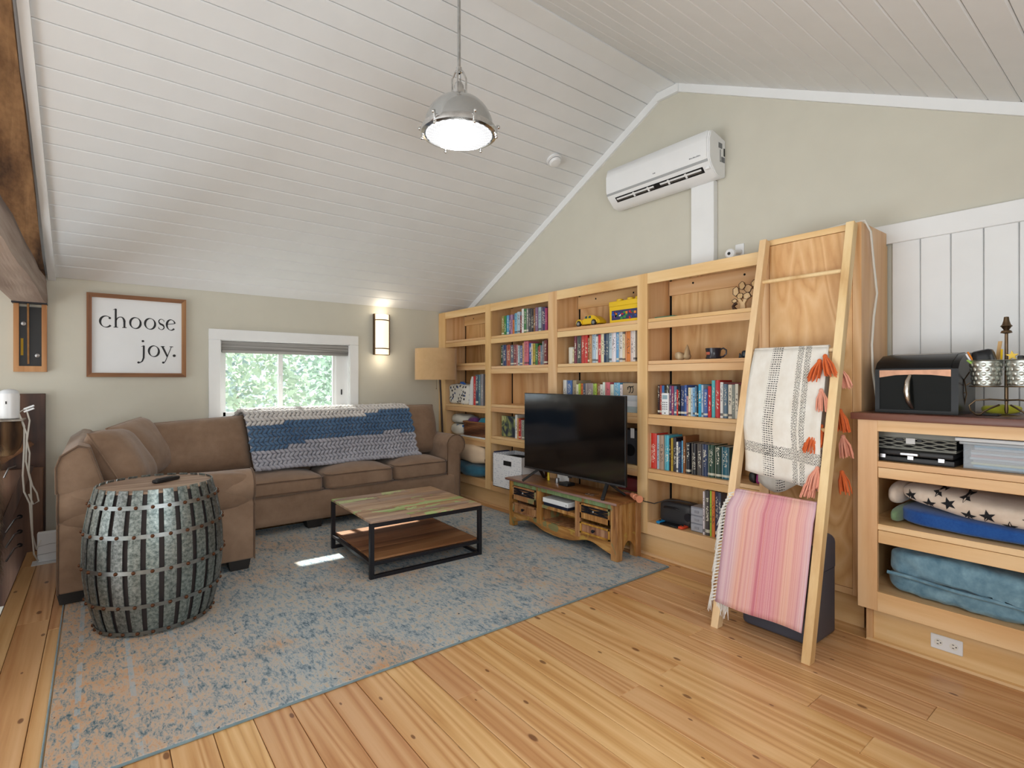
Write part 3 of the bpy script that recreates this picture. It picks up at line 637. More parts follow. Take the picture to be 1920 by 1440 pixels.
# rolled arms
def arm_outline(x0,x1,zt,rr,side):
    # side +1: scroll overhangs towards +; outline in (across, z)
    cx=(x0+x1)/2+side*.03; cz=zt-rr; pts=[]
    a0=PI if side>0 else 0
    inner=x0 if side>0 else x1; outer=x1 if side>0 else x0
    pts.append((inner,.085)); pts.append((cx-side*rr*.96,cz-.02))
    for i in range(15):
        t=PI-(PI*1.28)*i/14
        pts.append((cx+side*rr*math.cos(t),cz+rr*math.sin(t)))
    pts.append((outer,cz-rr*.95)); pts.append((outer,.085)); return pts
def arm(x0,x1,zt,rr,side,axis,a0,a1,name='arm'):
    P=arm_outline(x0,x1,zt,rr,side); m=MB(); m.prism(P,axis,a0,a1)
    es=[e for e in m.bm.edges if e.calc_face_angle(0)>.9]
    bmesh.ops.bevel(m.bm,geom=es,offset=.014,segments=2,affect='EDGES',profile=.5)
    o=part(name,m,SOFA,so,smooth=50)
    for f in (a0,a1):
        pts=[(f,p[0],p[1]) if axis=='x' else (p[0],f,p[1]) for p in P]
        part('piping',MB().tube(pts,.006,6),PIPE,o)
    return o
arm(3.045,3.205,.785,.115,1,'y',5.055,5.80)
arm(4.24,4.50,.735,.125,-1,'x',-.198,.905)
# the soft skirt of the near arm: the lower roll seen as a fold
part('arm_fold',MB().sbox(-.198,.90,4.215,4.46,.455,.735,n=5,cuts=11,nz=.01,fr=4),SOFA,so)
for x,y in ((-.13,4.33),(.81,4.32),(-.13,5.72),(3.12,5.12),(3.12,5.72),(1.6,5.12)): part('foot',MB().prism([(x-.06,.014),(x+.06,.014),(x+.075,.09),(x-.075,.09)],'y',y-.06,y+.06),FOOT,so)
def seat(x0,x1,y0,y1,z0,z1,b=.03):
    o=part('seat_cushion',MB().sbox(x0,x1,y0,y1,z0,z1,n=6.5,cuts=13,bulge=b+.015,nz=.008,fr=5),SOFA,so,smooth=60)
    for z in (z0+.03,z1-.022):
        part('piping',MB().tube([(x0+.03,y1-.03,z),(x0+.008,y0+.05,z),(x0+.05,y0+.004,z),((x0+x1)/2,y0-.003,z+.004),(x1-.05,y0+.004,z),(x1-.008,y0+.05,z),(x1-.03,y1-.03,z)],.0055,6),PIPE,o)
seat(.905,1.685,5.0,5.6,.345,.505); seat(1.69,2.395,4.99,5.6,.345,.52,.04); seat(2.40,3.04,5.0,5.6,.345,.53,.035)
seat(.0,.93,4.50,5.6,.34,.50)
def bcush(cx,cy,cz,w_,h_,t,rz,tilt,name='back_cushion',lean=0):
    M=T(cx,cy,cz)@Rz(rz)@Rx(tilt)@Ry(lean)
    return part(name,MB().cushion(w_,h_,t,M,16,13,3.2,nz=.02,pipe=.006),SOFA,so,smooth=70)
bcush(.66,5.43,.80,.95,.52,.27,math.radians(3),math.radians(-16),lean=math.radians(-3))
bcush(1.56,5.50,.82,.92,.56,.24,0,math.radians(-13))
bcush(2.36,5.50,.82,.82,.56,.24,0,math.radians(-13))
bcush(2.90,5.50,.835,.50,.58,.24,0,math.radians(-13))
def pil(lab,cx,cy,cz,w_,h_,t,rz,tilt,lean):
    M=T(cx,cy,cz)@Rz(rz)@Rx(tilt)@Ry(lean)
    solo('sofa_pillow',MB().cushion(w_,h_,t,M,16,13,3.0,nz=.02,pipe=.0055),SOFA,lab,'pillow',(cx,cy,cz-h_/2),smooth=70)
pil('brown piped pillow leaning nearest the barrel on the left sofa back',.13,4.72,.82,.56,.50,.30,math.radians(74),math.radians(-30),math.radians(4))
pil('brown pillow wedged behind the front pillow in the sofa corner',.27,5.20,.85,.56,.50,.24,math.radians(60),math.radians(-28),math.radians(-6))

# ---------------------------------------------------------------- chunky knitted throw on the sofa back
KN=[fabric('cream_grey_yarn',(196,192,190),(226,222,218),30,.3,200),fabric('denim_blue_yarn',(62,92,128),(96,126,158),30,.3,200),fabric('lavender_grey_yarn',(158,158,168),(186,186,196),30,.3,200)]
def drape(prof):
    L=[0]
    for p,q in zip(prof,prof[1:]): L.append(L[-1]+((p[0]-q[0])**2+(p[1]-q[1])**2)**.5)
    def at(t):
        s_=t*L[-1]
        for i in range(len(prof)-1):
            if s_<=L[i+1] or i==len(prof)-2:
                k=(s_-L[i])/(L[i+1]-L[i]); return Vector((prof[i][0]+(prof[i+1][0]-prof[i][0])*k,prof[i][1]+(prof[i+1][1]-prof[i][1])*k))
    return at,L[-1]
at,TL=drape([(5.80,1.02),(5.70,1.075),(5.58,1.115),(5.47,1.105),(5.41,1.03),(5.365,.90),(5.335,.75),(5.30,.63),(5.24,.575)])
m=MB(); R.seed(9); NR,NC=24,41
def kp(u,t):
    p=at(min(max(t,0),1)); x0=1.025+.10*t; x1=2.72+.08*t
    return Vector((x0+(x1-x0)*u,p.x-.030-.018*noise.noise(Vector((u*7,t*5,0))),p.y+.02*noise.noise(Vector((u*4,3,1)))*t))
for r in range(NR):
    t=(r+.5)/NR
    for k in range(NC):
        u=(k+.5)/NC; c=kp(u,t); du=(kp(u+.01,t)-kp(u-.01,t)).normalized(); dv=(kp(u,t+.02)-kp(u,t-.02)).normalized(); n=du.cross(dv); n.normalize()
        sg=1 if r%2 else -1; d=(du*.75+dv*.66*sg).normalized(); e=n.cross(d)
        w1=.505+.035*math.sin(u*5)+.02*math.sin(u*11+1)-.05*u; w2=.79+.035*math.sin(u*4+2.6)-.09*u+.02*math.sin(u*13)
        tt=t+R.uniform(-.003,.003); mi=0 if tt<w1 else (1 if tt<w2 else 2)
        M=Matrix((tuple(d)+(0,),tuple(e)+(0,),tuple(n)+(0,),(0,0,0,1))).transposed(); j=R.uniform(.9,1.12)
        m.ball(c+n*R.uniform(-.003,.003),1,7,mi,(.038*j,.017*j,.022),M)
m.grid(lambda u,v_:kp(u,v_)+Vector((0,.012,-.008)),20,16,2)
solo('knitted_throw',m,KN,'chunky hand-knitted throw striped cream, blue and lavender over the sofa back','throw',(1.9,5.5,.57),smooth=80)

# ---------------------------------------------------------------- barrel table
GALV=metal('galvanised_steel',(158,163,163),.42,60)
g=N('galvanised_stave',.45,.75); gv=g.coord((1,1,1)); sp_=g.noise(gv,60,4,.7); tone=g.hsv(g.ramp(sp_,[(.36,(92,99,98)),(.5,(130,137,135)),(.66,(162,167,165))]),g.rand(.47,.53),g.rand(.6,1.8),g.rand(.8,1.18)); g.col(tone); STAVE=g.m
bt=thing('barrel_table','round barrel side table of galvanised metal staves with five riveted hoops','table',(.268,3.75,.012))
BH=.802
def br_(z): return .345-.395*(z-.42)**2
BC=(.268,3.75)
part('drum',MB().lathe([(.0,.03),(br_(.03)-.012,.03)]+[(br_(z*.1)-.014,z*.1) for z in range(1,8)]+[(br_(.77)-.014,.778),(0,.778)],32,*BC),paint('barrel_dark_inside',(48,40,40),.7),bt)
part('table_top',MB().lathe([(0,.780),(br_(.77)-.012,.780),(br_(.77)-.012,.790),(0,.790)],36,*BC),wood('barrel_top_wood','x',((128,100,82),(158,130,108),(178,152,130)),.5),bt)
NS=26
for i in range(NS):
    a=2*PI*i/NS; hw=PI/NS*.70; m=MB(); cols=[]
    for j in range(9):
        z=.014+(BH-.014)*j/8; r=br_(z)
        cols.append([m.bm.verts.new((BC[0]+(r+q)*math.cos(a+b),BC[1]+(r+q)*math.sin(a+b),z+.0)) for b,q in ((-hw,0),(0,.002),(hw,0),(hw,-.006),(0,-.005),(-hw,-.006))])
    for A,B in zip(cols,cols[1:]):
        for k in range(6): m.bm.faces.new((A[k],A[(k+1)%6],B[(k+1)%6],B[k]))
    m.bm.faces.new(cols[0][::-1]); m.bm.faces.new(cols[-1]); bmesh.ops.recalc_face_normals(m.bm,faces=m.bm.faces[:])
    part('stave',m,STAVE,bt)
rv=MB()
for hz in (.035,.19,.38,.565,.715):
    m=MB(); m.lathe([(br_(hz-.011)+.002,hz-.011),(br_(hz-.011)+.0055,hz-.011),(br_(hz+.011)+.0055,hz+.011),(br_(hz+.011)+.002,hz+.011)],52,*BC); part('hoop',m,GALV,bt)
    for i in range(NS):
        a=2*PI*i/NS; r=br_(hz)+.006; rv.ball((BC[0]+r*math.cos(a),BC[1]+r*math.sin(a),hz),.0105,7,0,(1,1,1))
part('rivets',rv,metal('rusty_rivet',(112,76,56),.6),bt,stuff=True)
rm=thing('remote_control','black remote control lying on the barrel table top','remote',(.32,3.78,.790))
part('body',MB().sbox(-.085,.085,-.022,.022,.0,.024,n=5,cuts=7),BLACK,rm,local=True); rm.rotation_euler=(0,0,math.radians(38))
part('button_pad',MB().box(-.06,.03,-.014,.014,.0225,.0262,0,.001),BLACKM,rm,local=True)

# ---------------------------------------------------------------- coffee table
ct=thing('coffee_table','square coffee table of reclaimed boards in a black steel frame','table',(1.955,3.91,.012),math.radians(-1.8))
a=N('reclaimed_board',.45); v=a.coord((.09,1,1)); n1=a.noise(v,16,4,.6,.5); cc=a.ramp(n1,[(.3,(132,96,70)),(.5,(178,140,106)),(.7,(206,174,138))])
cc=a.hsv(cc,a.rand(.485,.51),a.rand(.55,1.1),a.rand(.75,1.12)); v2=a.coord((.5,1,1)); pt=a.noise(v2,3.2,5,.65,.4); cc=a.mix(a.math('MULTIPLY',a.math('GREATER_THAN',pt,.565),.8),cc,a.hsv(a.ramp(a.noise(v,9,2),[(.4,(150,186,96)),(.6,(196,212,150))]),a.rand(.46,.54))); a.col(cc); a.bump(n1,.2,.003); RECL=a.m
SHB=wood('shelf_board_wood','x',((104,66,40),(140,92,58),(166,118,80)),.45,5,40,(.85,1.12))
FW,FD=.46,.435
for sx_ in (-1,1):
    for sy in (-1,1):
        x=sx_*(FW-.015); y=sy*(FD-.015); part('leg',MB().box(x-.015,x+.015,y-.015,y+.015,0,.385,0,.001),BLACKM,ct,local=True)
for sy in (-1,1):
    y=sy*(FD-.015)
    for z in (.372,.012,.105): part('rail',MB().box(-FW+.03,FW-.03,y-.014,y+.014,z-.012 if z<.3 else z-.014,z+.012,0,.001),BLACKM,ct,local=True)
for sx_ in (-1,1):
    x=sx_*(FW-.015); part('rail',MB().box(x-.014,x+.014,-FD+.03,FD-.03,.093,.117,0,.001),BLACKM,ct,local=True)
    if sx_>0: part('rail',MB().box(x-.014,x+.014,-FD+.03,FD-.03,.0,.024,0,.001),BLACKM,ct,local=True)
R.seed(4); y=-FD+.004
while y<FD-.01:
    wv=R.uniform(.075,.115); y1=min(y+wv,FD-.004); y1=FD-.004 if FD-.004-y1<.04 else y1
    x=-FW+.003; xe=R.uniform(-.2,.25)
    for a_,b_ in ((x,xe),(xe,FW-.003)): part('top_board',MB().box(a_+.0006,b_-.0006,y+.0006,y1-.0006,.386,.402+R.uniform(0,.001),0,.0015),RECL,ct,local=True)
    y=y1
y=-FD+.03
while y<FD-.04:
    y1=min(y+.118,FD-.03); part('shelf_board',MB().box(-FW+.03,FW-.03,y+.0006,y1-.0006,.117,.131,0,.0015),SHB,ct,local=True); y=y1

# ---------------------------------------------------------------- television stand, television and what stands there
def reclaimed(name,ax):
    s1=[1,1,1]; s1[ax]=.12; s2=[1,1,1]; s2[ax]=.5
    a=N(name,.5); v=a.coord(tuple(s1)); n1=a.noise(v,22,4,.6,.4); cc=a.ramp(n1,[(.3,(122,76,40)),(.5,(174,122,68)),(.7,(206,160,102))]); cc=a.hsv(cc,a.rand(.485,.51),a.rand(.85,1.1),a.rand(.8,1.08))
    pt=a.noise(a.coord(tuple(s2)),5,4,.6,.8); cc=a.mix(a.math('MULTIPLY',a.math('GREATER_THAN',pt,.60),.65),cc,(104,130,92)); cc=a.mix(a.math('MULTIPLY',a.math('LESS_THAN',pt,.37),.5),cc,(186,160,70)); a.col(cc); a.bump(n1,.25,.003); return a.m
RW=reclaimed('painted_reclaimed_wood',2); RWY=reclaimed('painted_reclaimed_wood_y',1)
a=N('green_distressed_wood',.5); v=a.coord((1,1,.15)); pt=a.noise(v,20,4,.7,.5); a.col(a.ramp(pt,[(.38,(150,108,62)),(.46,(116,138,90)),(.6,(134,158,112)),(.7,(160,126,76))])); a.bump(pt,.2,.003); GW=a.m
a=N('dark_top_wood',.28); v=a.coord((1,.08,1)); n1=a.noise(v,14,4,.6,.5); a.col(a.ramp(n1,[(.3,(84,48,26)),(.5,(138,90,50)),(.7,(176,128,78))])); a.bump(n1,.1,.002); DT=a.m
EDGE=wood('worn_edge_wood','y',((92,62,52),(130,96,84),(158,128,116)),.6,8,40)
IRON=paint('wrought_iron',(34,36,46),.45,.5)
ts=thing('television_stand','low distressed wood television stand with drawers and a scalloped skirt','tv stand',(3.25,3.35,0))
x0=3.10; x1=3.385; ya,yb=2.672,4.011
part('top',MB().box(3.072,3.40,2.652,4.035,.447,.466,0,.004,2),DT,ts); part('top_edge',MB().box(3.066,3.0725,2.652,4.035,.446,.464,0,.002),EDGE,ts)
for y0_,y1_ in ((ya,2.738),(3.953,yb)):
    part('post',MB().box(x0,x0+.06,y0_,y1_,.0125,.446,0,.002),RW,ts); part('post',MB().box(x1-.06,x1,y0_,y1_,.001,.446,0,.002),RW,ts)
for y0_,y1_ in ((3.55,3.613),(3.066,3.127)): part('inner_post',MB().box(x0+.003,x0+.029,y0_,y1_,.112,.4015,0,.001),RW,ts)
part('top_rail',MB().box(x0+.004,x0+.03,2.738,3.953,.402,.446,0,.001),GW,ts)
sk=[(3.953,.055)]+[(3.953-1.215*t,.055+.052*(math.sin(PI*min(1,t/.34))**1.0 if t<.34 else 0)) for t in (.04,.1,.17,.24)]
def zz_(t):
    u=abs(t-.5)*2
    return .050+.058*math.exp(-((u-.62)/.26)**2)-.0*(u)+.0 if u>.3 else .050+.058*math.exp(-((.3-.62)/.26)**2)*(u/.3)**2*1.0
sk=[(3.953-1.215*i/28,zz_(i/28)) for i in range(29)]
m=MB(); m.prism(sk+[(2.738,.150),(3.953,.150)],'x',x0+.006,x0+.026); part('skirt',m,RWY,ts)
m=MB(); ym=3.24
ar=[(x0+.06+(x1-x0-.12)*i/12,.02+.13*math.sin(PI*i/12)**.6) for i in range(13)]
for y0_ in (ya+.008,yb-.026): 
    m=MB(); m.prism(ar+[(x1-.06,.446),(x0+.06,.446)],'y',y0_,y0_+.018); part('side_panel',m,RW,ts)
part('back_panel',MB().box(x1-.012,x1-.004,2.738,3.953,.06,.446),RW,ts)
part('bottom',MB().box(x0+.03,x1-.012,2.738,3.953,.14,.152),RW,ts)
part('console_shelf',MB().box(x0+.006,x1-.014,3.127,3.55,.262,.292,0,.002),RW,ts)
for y0_,y1_ in ((3.10,3.127),(3.55,3.575)): part('partition',MB().box(x0+.03,x1-.012,y0_,y1_,.152,.446),RW,ts)
def drawer(y0_,y1_,z0,z1,iron):
    d=part('drawer',MB().box(x0+.002,x0+.02,y0_,y1_,z0,z1,0,.0015),RW,ts)
    fr=MB(); 
    for q in ((y0_,y1_,z1-.014,z1),(y0_,y1_,z0,z0+.014 if not iron else z0+.045),(y0_,y0_+.016,z0,z1),(y1_-.016,y1_,z0,z1)): fr.box(x0-.008,x0+.002,*q,0,.001)
    part('drawer_frame',fr,RW,d)
    yc=(y0_+y1_)/2; zc=(z0+z1)/2
    if iron:
        zc=(z0+.045+z1-.014)/2; hy=(y1_-y0_)/2-.018; hz=(z1-.014-z0-.045)/2-.003
        im=MB().box(x0-.003,x0-.001,yc-hy,yc+hy,zc-hz,zc-hz+.012).box(x0-.003,x0-.001,yc-hy,yc+hy,zc+hz-.012,zc+hz)
        for s_ in (1,-1): 
            im.tube([(x0-.006,yc-hy,zc+s_*hz*.8),(x0-.007,yc-hy*.4,zc+s_*hz*.35),(x0-.007,yc,zc),(x0-.007,yc+hy*.4,zc+s_*hz*.35),(x0-.006,yc+hy,zc+s_*hz*.8)],.006,6)
            im.tube([(x0-.006,yc-hy,zc+s_*hz*.2),(x0-.009,yc,zc+s_*.004),(x0-.006,yc+hy,zc+s_*hz*.2)],.004,6)
        part('iron_grille',im,IRON,d); part('knob',MB().ball((x0-.018,yc,zc),.011,9),STEELM,d)
    else: part('knob',MB().lathe([(.006,0),(.006,.014),(.014,.018),(.013,.026),(0,.029)],12,M=T(x0-.004,yc,zc)@Ry(-PI/2)),IRON,d)
drawer(3.618,3.948,.272,.398,True); drawer(3.618,3.948,.152,.242,False); drawer(2.743,3.061,.276,.398,True); drawer(2.743,3.061,.155,.245,False)
gc=thing('game_console','white game console with a black lower half on the stand shelf','console',(3.2,3.35,.292))
part('lid',MB().box(3.098,3.33,3.205,3.525,.322,.362,0,.003),GLOSSW,gc); part('base',MB().box(3.105,3.33,3.215,3.52,.293,.322,0,.003),paint('navy_black_plastic',(28,34,52),.4),gc)
part('power_button',MB().box(3.0968,3.0985,3.222,3.230,.334,.342),BLACK,gc)
tv=thing('television','large black flat-screen television on two splayed feet','television',(3.2,3.28,.466))
scr=N('tv_screen',.10,0,.9); scr.col((9,9,10)); sv=scr.coord((1,1,1)); scr.b.inputs['Coat Weight'].default_value=.0
part('housing',MB().box(3.192,3.215,2.668,3.894,.568,1.275,0,.004,2),BLACK,tv); part('rear_bulge',MB().box(3.215,3.26,2.86,3.70,.60,.95,0,.015,2),BLACK,tv)
part('screen',MB().box(3.1905,3.1925,2.676,3.886,.585,1.268),scr.m,tv); part('lower_bezel',MB().box(3.189,3.194,2.668,3.894,.566,.580,0,.001),metal('dark_silver_strip',(120,122,128),.35),tv)
for yc,s_ in ((3.70,1),(2.86,-1)):
    part('foot',MB().bar((3.20,yc,.572),(3.065,yc+s_*.07,.472),.03,.018,0,.004).bar((3.215,yc,.572),(3.335,yc+s_*.07,.472),.03,.018,0,.004),BLACK,tv)
part('sensor',MB().box(3.187,3.192,3.25,3.30,.556,.566,0,.002),BLACKM,tv)
# small things on the stand, behind the television feet
def small(name,label,cat,mb,mat_,loc,**k): return solo(name,mb,mat_,label,cat,loc,**k)
small('streaming_box','small black set-top box with silver edge under the television','box',MB().box(3.21,3.31,3.33,3.44,.4665,.492,0,.004),BLACK,(3.26,3.385,.466))
small('pocket_tin','small grey silver-topped tin standing under the television','tin',MB().lathe([(0,.4665),(.02,.4665),(.02,.51),(0,.513)],14,3.27,3.52),STEELM,(3.27,3.52,.466))
small('yellow_marker','yellow and black marker standing under the left of the television','marker',MB().lathe([(0,.4665),(.011,.4665),(.011,.55),(.008,.556),(0,.558)],10,3.29,3.66),paint('yellow_plastic',(226,196,40),.4),(3.29,3.66,.466))
small('note_card','white card leaning behind the television above the stand','card',MB().box(3.345,3.352,3.45,3.60,.4665,.565,0,.001),paint('white_paper',(226,224,222),.8),(3.35,3.52,.466))
gl=thing('reading_glasses','pair of reading glasses folded on the stand by the right television foot','glasses',(3.12,2.97,.466))
part('lens_rims',MB().tube([(3.12+.018*math.cos(t*PI/6),3.0+.02*math.sin(t*PI/6),.474) for t in range(12)],.0018,5,closed=True).tube([(3.12+.018*math.cos(t*PI/6),2.95+.02*math.sin(t*PI/6),.474) for t in range(12)],.0018,5,closed=True),STEELM,gl)
part('temple',MB().tube([(3.11,3.02,.475),(3.16,3.0,.472),(3.2,2.95,.470)],.002,5),BLACK,gl)
# ---------------------------------------------------------------- ladder with throws
LW=wood('ladder_pine','z',((208,164,112),(226,190,138),(238,208,160)),.5,5,40,(.97,1.04))
ld=thing('blanket_ladder','pale pine blanket ladder leaning against the tall cabinet','ladder',(2.75,1.41,0))
KX=(3.295-2.738)/2.27
def lx(z): return 2.738+KX*z
for yy in (1.162,1.652):
    m=MB(); a0=Vector((lx(0)+.025,yy,.0)); hx=.026; hy=.0215
    m.prism([(lx(0)-.002,0),(lx(0)+.052,0),(lx(2.28)+.050,2.268),(lx(2.28)-.002,2.282)],'y',yy-hy,yy+hy)
    bmesh.ops.bevel(m.bm,geom=m.bm.edges[:],offset=.002,segments=1,affect='EDGES'); part('rail',m,LW,ld)
for z in (2.005,1.562,1.132,.735): part('rung',MB().tube([(lx(z)+.025,1.18,z),(lx(z)+.025,1.634,z)],.0125,12),LW,ld)
# white woven throw: uv u along the rung (0 = far/left end), v down the drop
a=N('white_woven_throw',.95,0,.1); tcx=a.n('ShaderNodeTexCoord'); se=a.n('ShaderNodeSeparateXYZ'); a.l(tcx.outputs['UV'],se.inputs[0]); U,V_=se.outputs[0],se.outputs[1]
def band(x,c_,hw): return a.math('LESS_THAN',a.math('ABSOLUTE',a.math('SUBTRACT',x,c_)),hw)
def fr(x,k,o=0): return a.math('FRACT',a.math('MULTIPLY_ADD',x,k,o))
nz=a.noise(tcx.outputs['UV'],90,2); nz2=a.noise(tcx.outputs['UV'],22,2)
dash=a.math('MULTIPLY',a.math('MULTIPLY',a.math('LESS_THAN',fr(V_,58),.44),a.math('LESS_THAN',fr(U,30,.1),.74)),a.math('GREATER_THAN',nz,.42))
zig=a.math('ABSOLUTE',a.math('SUBTRACT',fr(U,13.5),.5)); chev=a.math('MULTIPLY',a.math('LESS_THAN',fr(a.math('ADD',V_,a.math('MULTIPLY',zig,.09)),50),.46),a.math('GREATER_THAN',nz,.43))
d=a.math('MULTIPLY',band(U,.355,.075),dash); d=a.math('MAXIMUM',d,a.math('MULTIPLY',a.math('MULTIPLY',band(U,.71,.085),a.math('GREATER_THAN',a.math('ABSOLUTE',a.math('SUBTRACT',U,.71)),.012)),chev))
d=a.math('MAXIMUM',d,a.math('MULTIPLY',band(V_,.79,.042),chev))
wv_=a.noise(tcx.outputs['UV'],6,3); a.col(a.mix(a.math('MULTIPLY',d,.97),a.ramp(wv_,[(.3,(222,214,202)),(.7,(236,232,224))]),(40,38,42))); a.bump(a.noise(tcx.outputs['UV'],240,2),.3,.002); WT=a.m
wt=thing('white_throw','white woven throw with black pattern and orange and pink tassels on the ladder','throw',(3.1,1.41,1.57))
zr_=1.562; xr=lx(zr_)+.025
def wfront(u,v):
    y=1.622-(.415)*u; ff=.5-.5*math.cos(PI*min(1,v*1.1)); z=1.581-v*(.715+.06*u*1)
    y+=(.012*v) if u<.5 else (-.01*v); y+=.02*math.sin(PI*v*1.6)*(1-u)*1.0*v
    x=max(lx(max(z,1.132)),lx(1.132))+.025-.016-.010*min(1,v*8)+.009*math.sin(u*9+v*3)*v
    return Vector((x,y,z))
def wback(u,v):
    y=1.618-(.40)*u; z=1.581-v*(.80+.05*math.sin(u*6)); x=xr+.016+.012*math.sin(u*7+1)*v
    return Vector((x,y,z))
m=MB(); m.grid(wfront,18,26); m.grid(wback,12,20)
m.grid(lambda u,v:Vector((xr+.0165*math.cos(PI*v)*-1*-1 if False else xr-.0165*math.cos(PI*v),1.62-.41*u,1.581+.0105*math.sin(PI*v))),12,6)
o=part('cloth',m,WT,wt,smooth=80)
so_=o.modifiers.new('thickness','SOLIDIFY'); so_.thickness=.004
OR=fabric('orange_yarn',(206,92,44),(228,118,62),60,.4,300); PK=fabric('peach_yarn',(224,146,122),(240,176,152),60,.4,300)
def tassel(x,y,z,mat_,dx=0,dy=0,L=.105,r=.036):
    m=MB(); m.ball((x,y,z),.013,8,0,(1,1,1.1))
    for i in range(26):
        t=R.uniform(0,2*PI); q=r*R.random()**.5
        e=Vector((x+dx+q*math.cos(t),y+dy+q*math.sin(t),z-L*R.uniform(.85,1.08)))
        mid=Vector((x+dx*.5+q*.8*math.cos(t),y+dy*.5+q*.8*math.sin(t),z-L*.4))
        m.tube([(x+.006*math.cos(t),y+.006*math.sin(t),z),mid,e],[.004,.0045,.003],5)
    part('tassel',m,mat_,wt,smooth=60)
R.seed(31)
for x,y,z,mt,dx,dy in ((3.075,1.232,1.50,OR,-.01,.03),(3.078,1.205,1.525,OR,-.02,-.035),(3.055,1.215,1.34,PK,-.02,-.01),(3.035,1.243,1.115,OR,-.03,.012),(3.045,1.212,1.15,OR,-.02,.0),(2.99,1.208,.93,PK,-.03,.012),(2.985,1.228,.88,PK,-.03,.02),
                      (3.165,1.165,1.46,PK,.0,-.03),(3.15,1.158,1.23,OR,.0,-.02),(3.165,1.150,1.09,PK,.0,-.02),(3.15,1.150,.90,OR,.0,-.02)): tassel(x,y,z,mt,dx,dy)
# pink striped throw with white fringe
a=N('pink_striped_throw',.95,0,.1); tcx=a.n('ShaderNodeTexCoord'); mp_=a.n('ShaderNodeMapping'); mp_.inputs['Scale'].default_value=(9,.02,1); a.l(tcx.outputs['UV'],mp_.inputs[0])
s1=a.noise(mp_.outputs[0],2.6,3,.75); mp2=a.n('ShaderNodeMapping'); mp2.inputs['Scale'].default_value=(1,.02,1); a.l(tcx.outputs['UV'],mp2.inputs[0]); se=a.n('ShaderNodeSeparateXYZ'); a.l(tcx.outputs['UV'],se.inputs[0])
wide=a.ramp(se.outputs[0],[(.0,(208,186,206)),(.13,(212,188,200)),(.22,(232,180,154)),(.36,(226,170,164)),(.48,(206,120,138)),(.62,(212,134,150)),(.76,(230,176,150)),(.88,(226,170,162)),(1,(214,190,206))])
fl_=a.noise(tcx.outputs['UV'],120,2); stp=a.ramp(s1,[(.36,(186,92,112)),(.46,(222,160,164)),(.56,(240,206,196)),(.64,(226,150,130))])
a.col(a.mix(a.math('MULTIPLY_ADD',fl_,.5,.2),wide,stp)); a.bump(a.noise(tcx.outputs['UV'],200,2),.3,.002); PT=a.m
pt_=thing('pink_throw','pink and peach striped throw with white fringe on the lowest ladder rung','throw',(2.92,1.41,.74))
zr_=.735; xq=lx(zr_)+.025
def pf(u,v):
    g=min(1,v*7); y=1.630-.444*u+.030*g*(1-u)**2; z=.754-v*(.615); x=(xq-.017)*(1-g)+(lx(z)-.014)*g+.009*math.sin(u*8+v*2)*v
    return Vector((x,y,z))
def pb(u,v):
    y=1.632-.44*u; z=.754-v*(.60+.03*math.sin(u*5)); x=xq+.017-.02*v+.01*math.sin(u*7+2)*v
    return Vector((x,y,z))
m=MB(); m.grid(pf,18,20); m.grid(pb,12,14); m.grid(lambda u,v:Vector((xq-.0175*math.cos(PI*v),1.632-.444*u,.754+.010*math.sin(PI*v))),12,6)
o=part('cloth',m,PT,pt_,smooth=80); so_=o.modifiers.new('thickness','SOLIDIFY'); so_.thickness=.004
m=MB(); R.seed(8)
for f_,k in ((pf,34),(pb,16)):
    for i in range(k):
        v=(i+.5)/k*.99; p=f_(0,v)+Vector((-.004,0,0)); L=R.uniform(.06,.10); d=Vector((R.uniform(-.035,.0),R.uniform(.02,.055),-1)).normalized()
        for j in range(4):
            e=p+Vector((R.uniform(-.012,.008),R.uniform(.02,.05),-L*R.uniform(.8,1.1)))
            m.tube([p,p+Vector((-.006,.026+R.uniform(-.006,.006),-.012)),e],[.0035,.0035,.0015],4)
for k in range(8):
    u=.02+.02*k; p=pf(u,1)
    m.tube([p,p+Vector((0,.0,-.03)),p+Vector((R.uniform(-.01,.01),R.uniform(-.01,.02),-.075))],[.003,.003,.001],4)
part('fringe',m,fabric('white_fringe_yarn',(224,220,212),(244,242,238),60),pt_,smooth=60,stuff=True)
# hamper behind the ladder
SLATE=paint('slate_blue_plastic',(78,82,96),.45)
hp=thing('step_bin','dark slate-blue lidded bin standing behind the ladder','bin',(3.08,1.42,0))
def rrect(x0,x1,y0,y1,r,n=6):
    P=[]
    for cx,cy,a in ((x1-r,y1-r,0),(x0+r,y1-r,90),(x0+r,y0+r,180),(x1-r,y0+r,270)):
        for i in range(n+1): t=math.radians(a+90*i/n); P.append((cx+r*math.cos(t),cy+r*math.sin(t)))
    return P
def edge_bev(m,z,off,seg):
    bmesh.ops.bevel(m.bm,geom=[e for e in m.bm.edges if all(abs(v.co.z-z)<1e-4 for v in e.verts)],offset=off,segments=seg,affect='EDGES',profile=.5)
m=MB().prism(rrect(2.925,3.24,1.205,1.60,.045),'z',.002,.366); edge_bev(m,.002,.02,3); part('body',m,SLATE,hp,smooth=50)
m=MB().prism(rrect(2.923,3.242,1.203,1.602,.046),'z',.371,.545); edge_bev(m,.545,.042,4); part('lid',m,SLATE,hp,smooth=50)
part('seam',MB().prism(rrect(2.928,3.237,1.208,1.597,.045),'z',.364,.373),DARKH,hp)
